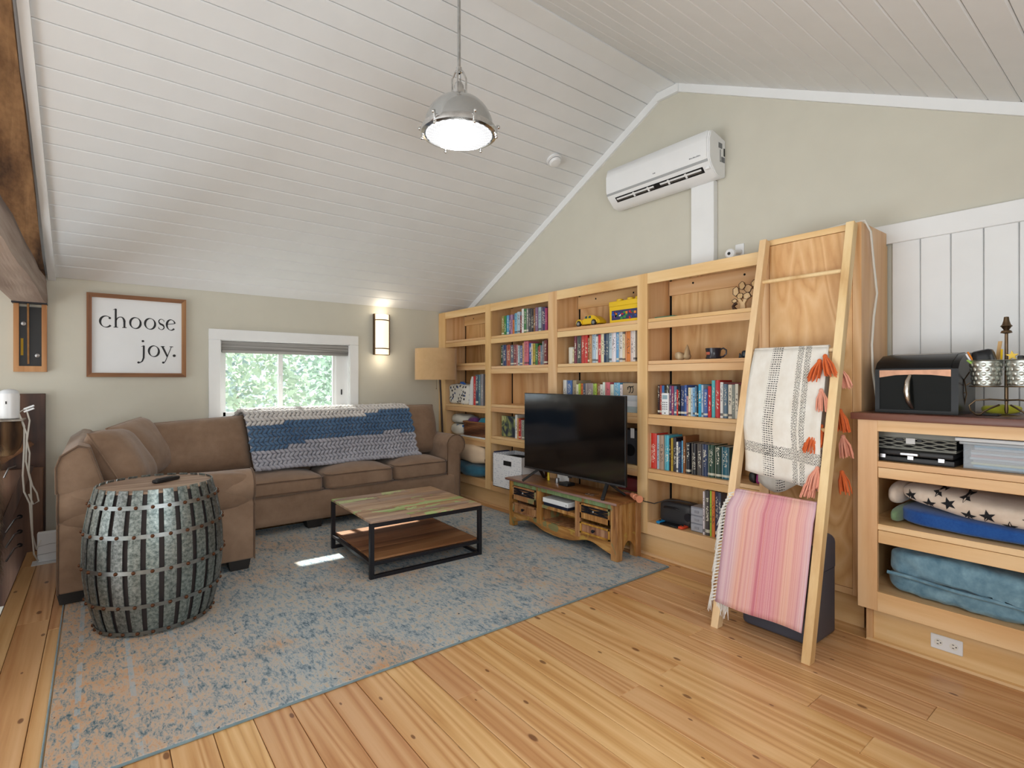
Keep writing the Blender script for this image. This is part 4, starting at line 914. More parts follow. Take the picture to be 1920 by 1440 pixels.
# white flex hanging from the tall cabinet to the counter
solo('white_power_cord',MB().tube([(3.42,1.40,2.293),(3.39,1.22,2.295),(3.40,1.125,2.296),(3.45,1.112,2.24),(3.50,1.112,2.05),(3.55,1.113,1.90),(3.50,1.113,1.76),(3.47,1.113,1.6),(3.47,1.108,1.45),(3.47,1.09,1.30),(3.49,1.07,1.235)],.0065,8),paint('white_cable',(222,218,208),.5),'white power cord hanging down the side of the tall cabinet','cord',(3.45,1.12,1.235),smooth=60)

# ---------------------------------------------------------------- wall and ceiling fittings
ac=thing('wall_air_conditioner','white wall-mounted split air conditioner above the bookcase','air conditioner',(XW,2.69,2.93))
prof=[(XW-.002,2.955),(XW-.06,2.935),(XW-.13,2.948),(XW-.205,3.02),(XW-.222,3.06),(XW-.224,3.20),(XW-.205,3.262),(XW-.17,3.272),(XW-.002,3.235)]
m=MB(); m.prism(prof,'y',2.195,3.21); bmesh.ops.bevel(m.bm,geom=[e for e in m.bm.edges if abs((e.verts[0].co-e.verts[1].co).y)<.01],offset=.006,segments=2,affect='EDGES')
part('body',m,GLOSSW,ac)
fp=[(XW-.214,3.035),(XW-.232,3.07),(XW-.233,3.20),(XW-.212,3.268),(XW-.200,3.268),(XW-.20,3.04)]
m=MB(); m.prism(fp,'y',2.215,3.205); bmesh.ops.bevel(m.bm,geom=m.bm.edges[:],offset=.003,segments=1,affect='EDGES'); part('front_panel',m,GLOSSW,ac)
dv=Vector((-.13+.205,0,2.948-3.02)).normalized()
def lower(name,y0,y1,t0,t1,out,mat_,th=.004):
    p=Vector((XW-.205,0,3.02)); n=Vector((-dv.z,0,dv.x))*-1
    if n.z>0: n=-n
    A=p+dv*t0+n*out; B=p+dv*t1+n*out; Cc=p+dv*t1+n*(out-th); D=p+dv*t0+n*(out-th)
    return part(name,MB().prism([(q.x,q.z) for q in (A,B,Cc,D)],'y',y0,y1),mat_,ac)
lower('outlet_slot',2.27,3.13,.012,.062,.0015,DARKH); lower('louvre',2.285,3.115,.022,.036,.008,GLOSSW); lower('louvre',2.285,3.115,.043,.048,.005,STEELM)
for y in (2.42,2.58,2.78,2.93): lower('louvre_pin',y-.008,y+.008,.016,.055,.009,GLOSSW)
lower('louvre_motor',2.66,2.72,.02,.058,.010,BLACK)
part('seam_strip',MB().prism([(XW-.224,3.052),(XW-.218,3.036),(XW-.212,3.036),(XW-.212,3.052)],'y',2.215,3.205),paint('grey_seam',(168,170,172),.5),ac)
GR=paint('grey_print',(120,122,126),.6)
mk=MB()
for i in range(9): mk.box(XW-.2338,XW-.2325,2.265+i*.011,2.272+i*.011,3.085,3.085+.006*(1+(i%3)*.3))
mk.box(XW-.2338,XW-.2325,2.690,2.698,3.078,3.086).box(XW-.2338,XW-.2325,2.675,2.686,3.078,3.086)
part('front_marks',mk,GR,ac)
mk=MB().box(XW-.10,XW-.05,2.1935,2.1945,3.16,3.20).box(XW-.03,XW-.012,2.1935,2.1945,3.11,3.17,1).box(XW-.062,XW-.015,2.1935,2.1945,3.06,3.10).box(XW-.08,XW-.072,2.1935,2.1945,3.07,3.15).box(XW-.08,XW-.07,2.1935,2.1945,3.058,3.068,1)
part('rating_label',mk,[GR,BLACK],ac)
part('display',MB().box(XW-.196,XW-.172,2.215,2.25,2.985,3.004,0,.003),paint('pearl_display',(246,246,248),.15),ac)
solo('line_cover',MB().box(XW-.055,XW,2.262,2.462,2.244,2.948,0,.004),WHITE,'white painted line-set cover dropping from the air conditioner to the bookcase','duct',(XW,2.36,2.244))
solo('pipe_cover_end',MB().box(XW-.15,XW-.06,2.47,2.62,2.242,2.256,0,.003),WHITE,'flat white cover piece lying on the bookcase top left of the line cover','cover',(3.7,2.55,2.242))
cm=thing('security_camera','small round white camera plugged into the wall plate above the bookcase','camera',(XW,2.07,2.3))
part('wall_plate',MB().box(XW-.006,XW,2.045,2.115,2.30,2.42,0,.002),GLOSSW,cm); part('plug_arm',MB().tube([(XW-.006,2.075,2.36),(XW-.10,2.10,2.345)],.018,10),GLOSSW,cm)
part('camera_head',MB().lathe([(0,0),(.036,0),(.038,.012),(.03,.022),(0,.024)],20,M=T(XW-.095,2.10,2.335)@Ry(-PI/2)@Rx(.3)),GLOSSW,cm); part('lens',MB().lathe([(.012,0),(.011,.004),(0,.005)],12,M=T(XW-.119,2.10,2.335)@Ry(-PI/2)),BLACK,cm)
sd=thing('smoke_detector','round white smoke detector on the left ceiling slope','smoke detector',(3.35,3.58,3.50))
yy=3.62; zc=zl(yy); nM=T(3.32,yy,zc)@Rx(math.atan(SL))@Rx(PI)
nM=T(3.32,yy,zc)@Matrix.Rotation(math.atan2(SL,1),4,'X').inverted()@Rx(PI)
part('base',MB().lathe([(0,0),(.070,.0),(.072,.018),(.06,.022),(0,.022)],28,M=nM),GLOSSW,sd); part('cap',MB().lathe([(.058,.022),(.058,.034),(.045,.05),(.02,.054),(0,.054)],28,M=nM),GLOSSW,sd)
part('vent_ring',MB().lathe([(.0585,.025),(.0585,.031),(.0575,.031)],28,M=nM),GR,sd)
# sconce
sn=thing('wall_sconce','lit bronze wall sconce with a bowed glass between two bars','wall lamp',(2.63,YB,1.69))
part('back_plate',MB().box(2.535,2.725,YB-.012,YB,1.692,2.172,0,.002),BRONZE,sn)
def bow(x): return YB-.05-.05*(1-((x-2.63)/.085)**2)
outl=[(2.545+.17*i/10,bow(2.545+.17*i/10)) for i in range(11)]
m=MB(); m.prism(outl+[(2.715,YB-.02),(2.545,YB-.02)],'z',1.70,2.166); part('diffuser',m,glow('lit_sconce_glass',(255,236,204),1.15),sn,smooth=50)
for x in (2.538,2.722): part('side_bar',MB().box(x-.006,x+.006,YB-.055,YB-.01,1.692,2.172,0,.002),BRONZE,sn)
for z in (2.10,1.766):
    o2=[(x,y-.004) for x,y in outl]; part('band',MB().prism(o2+[(x,y-.0005) for x,y in outl[::-1]],'z',z-.006,z+.006),BRONZE,sn)
light('sconce_up','POINT',(2.63,YB-.12,2.20),1.0,(1,.88,.70),shadow_soft_size=.05); light('sconce_down','POINT',(2.63,YB-.12,1.63),1.0,(1,.88,.70),shadow_soft_size=.05)
# sign: strokes of the serif lettering built as flat ribbons
sg=thing('framed_sign','square white sign reading choose joy in a brown wood frame','sign',(.287,YB,1.42))
part('panel',MB().box(-.055,.63,YB-.018,YB-.004,1.448,2.13),paint('sign_white',(234,235,236),.6),sg)
FR=wood('sign_frame_wood_x','x',((112,70,42),(146,98,62),(168,120,80)),.6,7,40); FRz=wood('sign_frame_wood_z','z',((112,70,42),(146,98,62),(168,120,80)),.6,7,40)
def mit(pts,m_): part('frame_bar',MB().prism(pts,'y',YB-.035,YB-.002),m_,sg)
ox0,ox1,oz0,oz1=-.083,.655,1.424,2.158; q=.036
mit([(ox0,oz0),(ox1,oz0),(ox1-q,oz0+q),(ox0+q,oz0+q)],FR); mit([(ox0,oz1),(ox1,oz1),(ox1-q,oz1-q),(ox0+q,oz1-q)],FR)
mit([(ox0,oz0),(ox0,oz1),(ox0+q,oz1-q),(ox0+q,oz0+q)],FRz); mit([(ox1,oz0),(ox1,oz1),(ox1-q,oz1-q),(ox1-q,oz0+q)],FRz)
INK=paint('sign_ink',(36,37,40),.7); PX0,PZ0,PS=-.047,1.460,.662
def W2(p): return (PX0+p[0]*PS,PZ0+p[1]*PS)
def ribbon(m,pts,ws):
    pts=[Vector(W2(p)) for p in pts]; n=len(pts); Lf=[];Rt=[]
    for i,p in enumerate(pts):
        d=(pts[min(i+1,n-1)]-pts[max(i-1,0)]); d=d.normalized() if d.length>0 else Vector((1,0)); nn=Vector((-d.y,d.x)); w_=ws[i]*PS/2
        Lf.append(p+nn*w_); Rt.append(p-nn*w_)
    for i in range(n-1):
        q=[Lf[i],Lf[i+1],Rt[i+1],Rt[i]]
        m.bm.faces.new([m.bm.verts.new((a_.x,YB-.0192,a_.y)) for a_ in q][::-1])
def arc(cx,cz,rx,rz,a0,a1,n=22,wmin=.008,wmax=.026,tilt=.35):
    P=[];Wd=[]
    for i in range(n+1):
        t=math.radians(a0+(a1-a0)*i/n); P.append((cx+rx*math.cos(t),cz+rz*math.sin(t))); Wd.append(wmin+(wmax-wmin)*abs(math.cos(t+tilt))**1.6)
    return P,Wd
def glyph(*parts_):
    m=MB()
    for P,Wd in parts_: ribbon(m,P,Wd if isinstance(Wd,list) else [Wd]*len(P))
    bmesh.ops.remove_doubles(m.bm,verts=m.bm.verts[:],dist=1e-5)
    ex=bmesh.ops.extrude_face_region(m.bm,geom=m.bm.faces[:]); bmesh.ops.translate(m.bm,vec=(0,.0012,0),verts=[v for v in ex['geom'] if isinstance(v,bmesh.types.BMVert)])
    part('letter',m,INK,sg,smooth=None)
def dot(cx,cz,r): return ([(cx-r,cz),(cx-r*.7,cz),(cx,cz),(cx+r*.7,cz),(cx+r,cz)],[.004,r*1.42,r*2,r*1.42,.004])
b0,xh=.611,.758
def o_(cx): return arc(cx,(b0+xh)/2,.058,.0745,0,360,40)
glyph(arc(.148,.684,.062,.074,52,322,30),dot(.188,.733,.014))
glyph(([(.252,.862),(.252,.8),(.252,b0)],.022),([(.222,.846),(.240,.855),(.252,.866)],[.004,.008,.004]),([(.228,b0+.004),(.277,b0+.004)],.009),arc(.306,.690,.050,.066,172,90,10,.008,.012),arc(.306,.690,.040,.066,90,0,10,.010,.026,0),([(.346,.690),(.346,b0)],.022),([(.322,b0+.004),(.371,b0+.004)],.009))
glyph(o_(.468)); glyph(o_(.634))
glyph(arc(.765,.724,.030,.033,35,200,14,.007,.013),([(.736,.714),(.752,.692),(.784,.676),(.796,.655)],[.014,.024,.024,.016]),arc(.765,.648,.032,.036,12,-150,14,.007,.014),([(.795,.745),(.795,.722)],.006),([(.733,.622),(.733,.65)],.006))
glyph(([(.826,.690),(.925,.706)],.009),arc(.879,.684,.050,.074,18,318,32))
b1,x1h=.232,.380
glyph(dot(.552,.441,.0155),([(.562,x1h),(.562,.28),(.560,.21),(.545,.165),(.515,.14)],[.022,.022,.021,.017,.009]),([(.533,.366),(.550,.372),(.562,.384)],[.004,.008,.004]),dot(.503,.146,.015))
glyph(arc(.678,.306,.058,.0745,0,360,40))
glyph(([(.776,x1h-.003),(.836,.236)],[.024,.022]),([(.884,x1h-.003),(.836,.236),(.812,.17),(.797,.148)],[.008,.009,.009,.008]),([(.757,x1h-.004),(.803,x1h-.004)],.009),([(.862,x1h-.004),(.905,x1h-.004)],.009),dot(.787,.150,.015))
glyph(dot(.918,.250,.0195))
# pendant lamp under the ridge
pd=thing('pendant_lamp','polished nickel dome pendant lamp with a lit ribbed glass lens','pendant lamp',(1.712,2.71,2.87))
PXc,PYc,Z0=1.712,2.71,2.885
part('rod',MB().lathe([(.010,3.28),(.010,3.858)],12,PXc,PYc),metal('satin_rod',(206,208,208),.3),pd); part('canopy',MB().lathe([(0,3.858),(.06,3.858),(.06,3.84),(.02,3.82),(.010,3.815)],24,PXc,PYc),CHROME,pd)
part('socket',MB().lathe([(.020,3.19),(.030,3.17),(.030,3.145),(.040,3.14),(.040,3.12),(.046,3.115),(.046,3.10),(.052,3.095)],24,PXc,PYc,capb=False,capt=False),CHROME,pd)
for i in range(4):
    t=PI/4+i*PI/2; cx,cy=PXc+.043*math.cos(t),PYc+.043*math.sin(t)
    part('yoke_bar',MB().tube([(PXc+.010*math.cos(t),PYc+.010*math.sin(t),3.27),(PXc+.026*math.cos(t),PYc+.026*math.sin(t),3.25),(cx,cy,3.21),(cx,cy,3.11)],.006,6),CHROME,pd)
part('yoke_collar',MB().lathe([(.010,3.285),(.018,3.28),(.018,3.25),(.010,3.245)],16,PXc,PYc),CHROME,pd)
dome=[(.05,3.098)]+[(.05+.157*math.sin(i/12*PI/2)**1.05,2.908+.187*math.cos(i/12*PI/2)**1.0) for i in range(1,13)]
gl_=N('dome_nickel',.16,.85); gl_.col((196,198,198)); part('dome',MB().lathe(dome,40,PXc,PYc),gl_.m,pd)
part('rim',MB().lathe([(.208,2.912),(.226,2.905),(.229,2.89),(.226,2.874),(.207,2.870),(.203,2.882)],44,PXc,PYc),CHROME,pd)
lensm=N('lit_ribbed_lens',.3); lv=lensm.n('ShaderNodeTexCoord'); ls=lensm.n('ShaderNodeSeparateXYZ'); lensm.l(lv.outputs['Object'],ls.inputs[0])
lensm.col((70,72,76)); lensm.b.inputs['Emission Color'].default_value=(1,1,1,1); ang=lensm.math('ARCTAN2',lensm.math('SUBTRACT',ls.outputs[1],0),ls.outputs[0]); rr_=lensm.math('SQRT',lensm.math('ADD',lensm.math('MULTIPLY',ls.outputs[0],ls.outputs[0]),lensm.math('MULTIPLY',ls.outputs[1],ls.outputs[1]))); wv1=lensm.math('SINE',lensm.math('MULTIPLY',ang,60)); wv2=lensm.math('SINE',lensm.math('MULTIPLY',rr_,420)); es_=lensm.math('MULTIPLY_ADD',lensm.math('MULTIPLY',wv1,wv2),.13,.86); lensm.l(es_,lensm.b.inputs['Emission Strength'])
m=MB(); NSg=60; rings=[.004]+[.02*i for i in range(1,11)]
vsr=[[m.bm.verts.new((PXc+r*math.cos(2*PI*k/NSg),PYc+r*math.sin(2*PI*k/NSg),2.872-.018*(1-(r/.2)**2)+(.0022 if k%2 else -.0022)*(r/.2)+(.0016 if i%2 else 0))) for k in range(NSg)] for i,r in enumerate(rings)]
for A,B in zip(vsr,vsr[1:]):
    for k in range(NSg): m.bm.faces.new((A[k],B[k],B[(k+1)%NSg],A[(k+1)%NSg]))
m.bm.faces.new(vsr[0]); part('lens',m,lensm.m,pd,smooth=None)
for i in range(6):
    t=2*PI*i/6+.35; ca,sa=math.cos(t),math.sin(t)
    m=MB().bar((PXc+.222*ca,PYc+.222*sa,2.866),(PXc+.232*ca,PYc+.232*sa,2.93),.014,.012,0,.002); m.ball((PXc+.238*ca,PYc+.238*sa,2.918),.011,8); m.ball((PXc+.226*ca,PYc+.226*sa,2.860),.010,8); part('clamp',m,CHROME,pd)
light('pendant_bulb','POINT',(PXc,PYc,2.80),9,(1,.98,.95),shadow_soft_size=.12)
# floor lamp
fp_=thing('floor_lamp','floor lamp with a tan drum shade standing between sofa and bookcase','floor lamp',(3.30,5.53,0))
part('base',MB().lathe([(0,0),(.095,0),(.095,.012),(.03,.024),(0,.024)],28,3.305,5.53),BRONZE,fp_)
part('pole',MB().tube([(3.30,5.53,.02),(3.255,5.525,.8),(3.215,5.515,1.42),(3.19,5.51,1.58)],.0125,10),paint('dark_bronze_pole',(58,42,34),.45),fp_)
sh=fabric('tan_linen_shade',(196,160,116),(214,178,134),20,.3,400); shm=bpy.data.materials['tan_linen_shade']
part('shade',MB().lathe([(.240,1.765),(.243,1.765),(.245,1.40),(.242,1.40),(.240,1.765)],44,3.150,5.50),sh,fp_)
part('shade_spider',MB().tube([(3.15-.24,5.50,1.60),(3.15+.24,5.50,1.60)],.003,5).tube([(3.15,5.26,1.60),(3.15,5.74,1.60)],.003,5),BRONZE,fp_)
part('pull_chain',MB().tube([(3.13,5.45,1.45),(3.13,5.45,1.30)],.0022,5).ball((3.13,5.45,1.295),.006,7),BRONZE,fp_)
# ---------------------------------------------------------------- things on the shelves
cd_=thing('pillar_candle','ivory pillar candle at the left of the second shelf','candle',(3.52,3.577,1.548)); 
part('wax',MB().lathe([(0,1.5485),(.043,1.5485),(.044,1.70),(.038,1.706),(.015,1.700),(0,1.700)],24,3.53,3.578),paint('ivory_wax',(226,222,206),.5),cd_); part('wick',MB().tube([(3.53,3.578,1.70),(3.53,3.576,1.715)],.0015,5),BLACK,cd_)
# toy car
YEL=paint('toy_yellow',(232,190,30),.35)
tcr=thing('toy_car','yellow toy car on the top shelf of the third bay','toy car',(3.49,3.32,1.881))
def cy(t): return 3.468-t*.292
body=[(0,.018),(0,.034),(.03,.048),(.09,.056),(.30,.060),(.36,.070),(.44,.088),(.52,.094),(.66,.094),(.78,.086),(.90,.062),(1.0,.040),(1.0,.018)]
m=MB(); m.prism([(cy(t),1.881+z) for t,z in body],'x',3.452,3.548); bmesh.ops.bevel(m.bm,geom=m.bm.edges[:],offset=.006,segments=2,affect='EDGES'); part('body',m,YEL,tcr)
for t in (.17,.80):
    for x,s_ in ((3.444,1),(3.556,-1)):
        part('wheel',MB().lathe([(0,-.008),(.026,-.008),(.026,.008),(0,.008)],18,M=T(x,cy(t),1.907)@Ry(PI/2)),BLACK,tcr)
        part('hub_cap',MB().lathe([(0,0),(.016,0),(.014,.004),(0,.005)],14,M=T(x-.008*s_,cy(t),1.907)@Ry(-PI/2*s_)),STEELM,tcr)
    part('fender',MB().tube([(3.447,cy(t)+.034*math.cos(a_),1.907+.034*math.sin(a_)) for a_ in [PI*i/8 for i in range(9)]],.008,6),YEL,tcr)
for t0,t1 in ((.40,.50),(.545,.65)): part('side_window',MB().prism([(cy(t0),1.881+.068),(cy(t0+.02),1.881+.088),(cy(t1),1.881+.088),(cy(t1),1.881+.068)],'x',3.4495,3.4525),paint('toy_window',(52,84,88),.2),tcr)
# toy brick box
tb=thing('toy_brick_box','yellow toy brick storage box with four round studs on its lid','box',(3.5,2.92,1.881))
part('tub',MB().prism([(3.052,1.8815),(2.745,1.8815),(2.742,2.02),(3.058,2.02)],'x',3.448,3.60),YEL,tb); part('lid',MB().box(3.444,3.604,2.740,3.062,2.02,2.064,0,.006,2),YEL,tb)
for y in (2.985,2.87,2.785): part('stud',MB().lathe([(.030,2.063),(.030,2.082),(.026,2.086),(0,2.086)],20,3.50,y),YEL,tb)
st=part('sticker',MB().box(3.4455,3.4475,2.755,3.03,1.905,1.985),paint('sticker_navy',(44,48,92),.5),tb)
R.seed(2)
for i in range(22):
    y=R.uniform(2.76,3.0); z=R.uniform(1.90,1.965); c_=R.choice([(196,44,40),(40,80,170),(60,140,60),(226,130,40),(230,230,226),(110,70,140)])
    part('sticker_brick',MB().box(3.4440,3.4458,y,y+R.uniform(.012,.03),z,z+R.uniform(.010,.022)),paint('sticker_%d_%d_%d'%c_,c_,.5),st)
# wooden tree puzzle
tz=thing('tree_puzzle','fretwork wooden tree ornament on the top shelf beside the ladder','ornament',(3.55,1.90,1.881))
PW=wood('puzzle_wood','z',((176,138,92),(206,170,120),(222,190,146)),.6,5,30); DL=paint('burnt_edge',(72,46,30),.8)
def leaf(y,z,w_,h_,rot):
    P=[(-.5,0),(-.2,.42),(.1,.5),(.5,.1),(.3,-.38),(-.15,-.45)]; c_,s_=math.cos(rot),math.sin(rot)
    return [(y+(p*c_-q_*s_)*w_,z+(p*s_+q_*c_)*h_) for p,q_ in P]
for y,z,w_,h_,r in ((1.965,2.02,.05,.07,.4),(1.92,2.055,.05,.06,.2),(1.875,2.03,.06,.06,-.3),(1.935,1.985,.05,.045,.9),(1.885,1.98,.06,.05,.3),(1.83,2.06,.05,.05,0),(1.84,2.0,.05,.06,.8),(1.975,1.955,.04,.03,.2)):
    P=leaf(y,z,w_,h_,r); o=part('leaf_piece',MB().prism(P,'x',3.535,3.553),PW,tz); part('burnt_outline',MB().tube([(3.534,a_,b_) for a_,b_ in P],.0022,5,closed=True),DL,o)
part('trunk',MB().prism([(1.935,1.8815),(1.895,1.8815),(1.90,1.93),(1.87,1.98),(1.895,1.985),(1.915,1.94),(1.94,1.98),(1.955,1.97),(1.93,1.93)],'x',3.533,3.556),PW,tz)
part('trunk',MB().prism([(1.985,1.8815),(1.96,1.8815),(1.965,1.90),(1.985,1.92),(1.96,1.935),(1.975,1.945),(1.995,1.92)],'x',3.533,3.556),DL,tz)
small('green_booklet','thin green booklet lying flat at the left of the top shelf','booklet',MB().box(3.46,3.62,2.42,2.60,1.8815,1.893,0,.002),paint('sea_green_card',(70,132,104),.6),(3.54,2.5,1.881))
small('black_tray','thin black tray lying flat on the top shelf behind the booklet','tray',MB().box(3.50,3.70,2.14,2.40,1.8815,1.889,0,.002),BLACK,(3.6,2.3,1.881))
# bird, mug, shell, dish
bd=thing('bird_figurine','carved driftwood bird figurine on the second shelf','figurine',(3.52,2.39,1.548)); DRIFT=wood('driftwood','z',((128,98,70),(176,148,112),(204,184,150)),.8,7,30)
part('body',MB().sbox(3.49,3.55,2.37,2.45,1.5485,1.612,n=2.4,cuts=7,nz=.01,fr=20),DRIFT,bd); part('wing',MB().sbox(3.50,3.54,2.315,2.38,1.5485,1.60,n=2.3,cuts=7,nz=.008,fr=20).lathe([(.026,1.57),(.022,1.61),(.012,1.645),(0,1.67)],10,3.52,2.345),DRIFT,bd)
mg=thing('dark_mug','dark glazed pottery mug with a rust-red splash on the second shelf','mug',(3.51,2.115,1.548)); MGM=paint('dark_glaze',(44,42,50),.25)
part('cup',MB().lathe([(0,1.5485),(.050,1.5485),(.055,1.556),(.048,1.575),(.051,1.60),(.057,1.628),(.053,1.628),(.046,1.60),(.044,1.56),(0,1.558)],28,3.51,2.122),MGM,mg)
part('handle',MB().tube([(3.51,2.072,1.615),(3.51,2.045,1.625),(3.51,2.022,1.61),(3.51,2.022,1.585),(3.51,2.045,1.565),(3.51,2.075,1.562)],.006,8),MGM,mg)
part('red_splash',MB().lathe([(.0525,1.580),(.0542,1.600)],6,3.51,2.122,a0=PI*.78,a1=PI*1.02),paint('rust_glaze',(176,88,66),.4),mg)
sh_=thing('blue_fan_shell','deep blue fan-shaped ornament on the second shelf behind the ladder','ornament',(3.52,1.772,1.548)); BL=paint('cobalt_glaze',(36,50,150),.35)
m=MB()
for i in range(9):
    t=math.radians(50+i*11); m.bar((3.52,1.80,1.57),(3.515,1.80+.11*math.cos(t+1.2)*-.55,1.57+.125*math.sin(t*.5+.75)),.012,.016,0,.004)
part('fan',m,BL,sh_); part('foot',MB().lathe([(0,1.5485),(.03,1.5485),(.02,1.565),(.012,1.585),(0,1.59)],14,3.52,1.80),BL,sh_)
small('black_fish_figure','small dark glazed fish figure left of the ladder on the second shelf','figurine',MB().sbox(3.49,3.53,1.866,1.905,1.5485,1.60,n=2.4,cuts=5,nz=.006,fr=30).prism([(1.90,1.555),(1.925,1.5495),(1.92,1.585)],'x',3.50,3.515),paint('dark_teal_glaze',(28,40,50),.3),(3.51,1.885,1.548))
# cordless phone
ph=thing('cordless_phone','white cordless phone standing in front of the blue book on the shelf','phone',(3.452,2.49,1.129))
part('handset',MB().box(3.436,3.456,2.455,2.518,1.1295,1.297,0,.006,2),GLOSSW,ph); part('screen',MB().box(3.4345,3.4365,2.464,2.508,1.25,1.282),paint('phone_lcd',(150,176,186),.3),ph)
kb=MB()
for r in range(4):
    for k in range(3): kb.box(3.4345,3.4365,2.464+k*.017,2.474+k*.017,1.17+r*.017,1.178+r*.017)
part('keypad',kb,GR,ph); part('logo_mark',MB().box(3.4345,3.4365,2.480,2.490,1.139,1.147),BLACK,ph)
small('dark_red_book','thin dark red book lying flat on top of the right-hand books','book',MB().box(3.47,3.62,1.80,2.02,1.366,1.380,0,.001).box(3.473,3.617,1.803,2.017,1.369,1.377),paint('dark_red_cover',(104,26,28),.5),(3.55,1.91,1.366))
# emblem on the kraft box, stacked books behind the television
kr=thing('kraft_box','brown kraft paper box with a curled black emblem above the television','box',(3.5,2.85,1.275))
part('box',MB().box(3.462,3.62,2.765,2.925,1.271,1.372,0,.003),paint('kraft_paper',(172,150,124),.8),kr)
em=MB()
for k in range(2): em.tube([(3.4605,2.855-.028*k+.014*math.cos(t),1.318+.026*math.sin(t)) for t in [PI*2*i/14 for i in range(12)]],.003,5)
em.tube([(3.4605,2.872,1.335),(3.4605,2.852,1.345),(3.4605,2.828,1.34),(3.4605,2.808,1.347)],.003,5); part('emblem',em,DARKH,kr)
bk_w=lambda lab,z0,z1,c_,y0,y1: solo('stacked_book',MB().box(3.462,3.64,y0,y1,z0+.003,z1-.003).box(3.459,3.642,y0-.002,y1+.002,z0,z0+.004).box(3.459,3.642,y0-.002,y1+.002,z1-.004,z1).box(3.457,3.463,y0-.002,y1+.002,z0,z1),paint('cover_%d_%d'%(c_[0],c_[2]),c_,.5),lab,'book',(3.55,2.84,z0),group='books lying flat behind the television')
bk_w('pale grey-blue book lying flat at the bottom of the stack behind the television',1.1295,1.178,(170,184,186),2.755,2.93); bk_w('white thick book lying flat on the pale one behind the television',1.1785,1.222,(222,224,228),2.76,2.925); bk_w('light grey book lying flat just under the kraft box',1.2225,1.2705,(196,200,206),2.757,2.927)
rd=thing('portable_radio','dark portable speaker with a white tag right of the television','speaker',(3.5,2.87,.703)); part('case',MB().box(3.46,3.62,2.755,2.98,.7035,.985,0,.01,2),paint('grey_black',(62,62,66),.5),rd)
part('speaker_ring',MB().lathe([(.05,0),(.05,.006),(.035,.008),(.0,.004)],24,M=T(3.46,2.84,.82)@Ry(-PI/2)),BLACK,rd); part('tag',MB().box(3.455,3.46,2.80,2.835,.92,1.0),paint('white_paper',(226,224,222),.8),rd)
small('orange_fabric_pouch','orange fabric pouch on the bottom shelf right of the television','pouch',MB().sbox(3.46,3.64,2.755,2.99,.2765,.44,n=3.2,cuts=7,nz=.03,fr=9),fabric('orange_fabric',(186,84,52),(216,112,76)),(3.55,2.87,.276),smooth=60)
small('dark_red_case','dark red case on the bottom shelf above the orange pouch','case',MB().box(3.47,3.64,2.76,2.99,.475,.585,0,.015,2),paint('dark_red_vinyl',(96,28,30),.5),(3.55,2.87,.47))
small('flashlight','peach flashlight with a grey band lying on the stand corner','flashlight',MB().lathe([(0,0),(.02,0),(.02,.05),(.024,.055),(.024,.075),(.02,.08),(.022,.13),(.028,.15),(0,.15)],16,M=T(3.30,2.66+.03,.495)@Rz(math.radians(60))@Ry(math.radians(-90))),paint('peach_plastic',(222,146,112),.4),(3.30,2.7,.466))
# bay four, bottom
pc=thing('carry_case','black rounded carrying case with a handle on the bottom shelf','case',(3.58,2.44,.276)); part('case',MB().sbox(3.50,3.66,2.30,2.59,.2765,.45,n=7,cuts=9),paint('charcoal_shell',(44,45,48),.45),pc,smooth=60)
part('handle',MB().tube([(3.50,2.54,.40),(3.485,2.52,.41),(3.485,2.42,.41),(3.50,2.40,.40)],.006,6),BLACK,pc); part('side_knob',MB().lathe([(0,0),(.03,0),(.03,.008),(0,.008)],16,M=T(3.5,2.325,.36)@Ry(-PI/2)),BLACKM,pc)
hc=thing('handheld_console','black handheld game console with blue and orange end grips','game console',(3.48,2.44,.276))
BLK=paint('tablet_black',(20,21,24),.25)
part('tablet',MB().box(3.435,3.535,2.375,2.535,.2765,.290,0,.003),BLK,hc); part('left_grip',MB().sbox(3.435,3.535,2.533,2.575,.2765,.296,n=4,cuts=5),paint('neon_blue',(20,140,206),.4),hc); part('right_grip',MB().sbox(3.435,3.535,2.33,2.377,.2765,.296,n=4,cuts=5),paint('neon_orange',(236,84,48),.4),hc)
for y in (2.555,2.352): part('thumb_stick',MB().lathe([(.008,.294),(.006,.300),(.009,.303),(0,.304)],12,3.47,y),BLACK,hc)
dr=thing('drawer_organiser','small grey three-drawer plastic organiser on the bottom shelf','organiser',(3.52,2.23,.276)); GP=paint('grey_clear_plastic',(150,152,162),.3)
part('frame',MB().box(3.475,3.60,2.176,2.285,.2765,.46,0,.003),GP,dr)
for i in range(3):
    z=.283+i*.059; o=part('drawer',MB().box(3.466,3.477,2.181,2.280,z,z+.052,0,.003),paint('drawer_front',(172,174,184),.25),dr); part('handle',MB().box(3.461,3.467,2.212,2.248,z+.018,z+.034,0,.002),GP,o)
solo('black_power_cable',MB().tube([(3.30,2.66,.48),(3.36,2.62,.45),(3.43,2.58,.43),(3.48,2.50,.465),(3.5,2.40,.475),(3.52,2.32,.47),(3.55,2.27,.44),(3.6,2.26,.40)],.004,6),BLACK,'black cable running from the television stand into the bottom of the bay','cable',(3.4,2.6,.4))
tk=thing('trinket_group','black and magenta toy figure standing at the right end of the shelf','toy',(3.5,1.82,.699)); part('body',MB().sbox(3.49,3.53,1.80,1.85,.6995,.77,n=3,cuts=5,nz=.006,fr=30),BLACK,tk); part('skirt',MB().sbox(3.48,3.53,1.755,1.798,.6995,.765,n=3,cuts=5,nz=.008,fr=30),paint('magenta_cloth',(150,44,110),.7),tk)
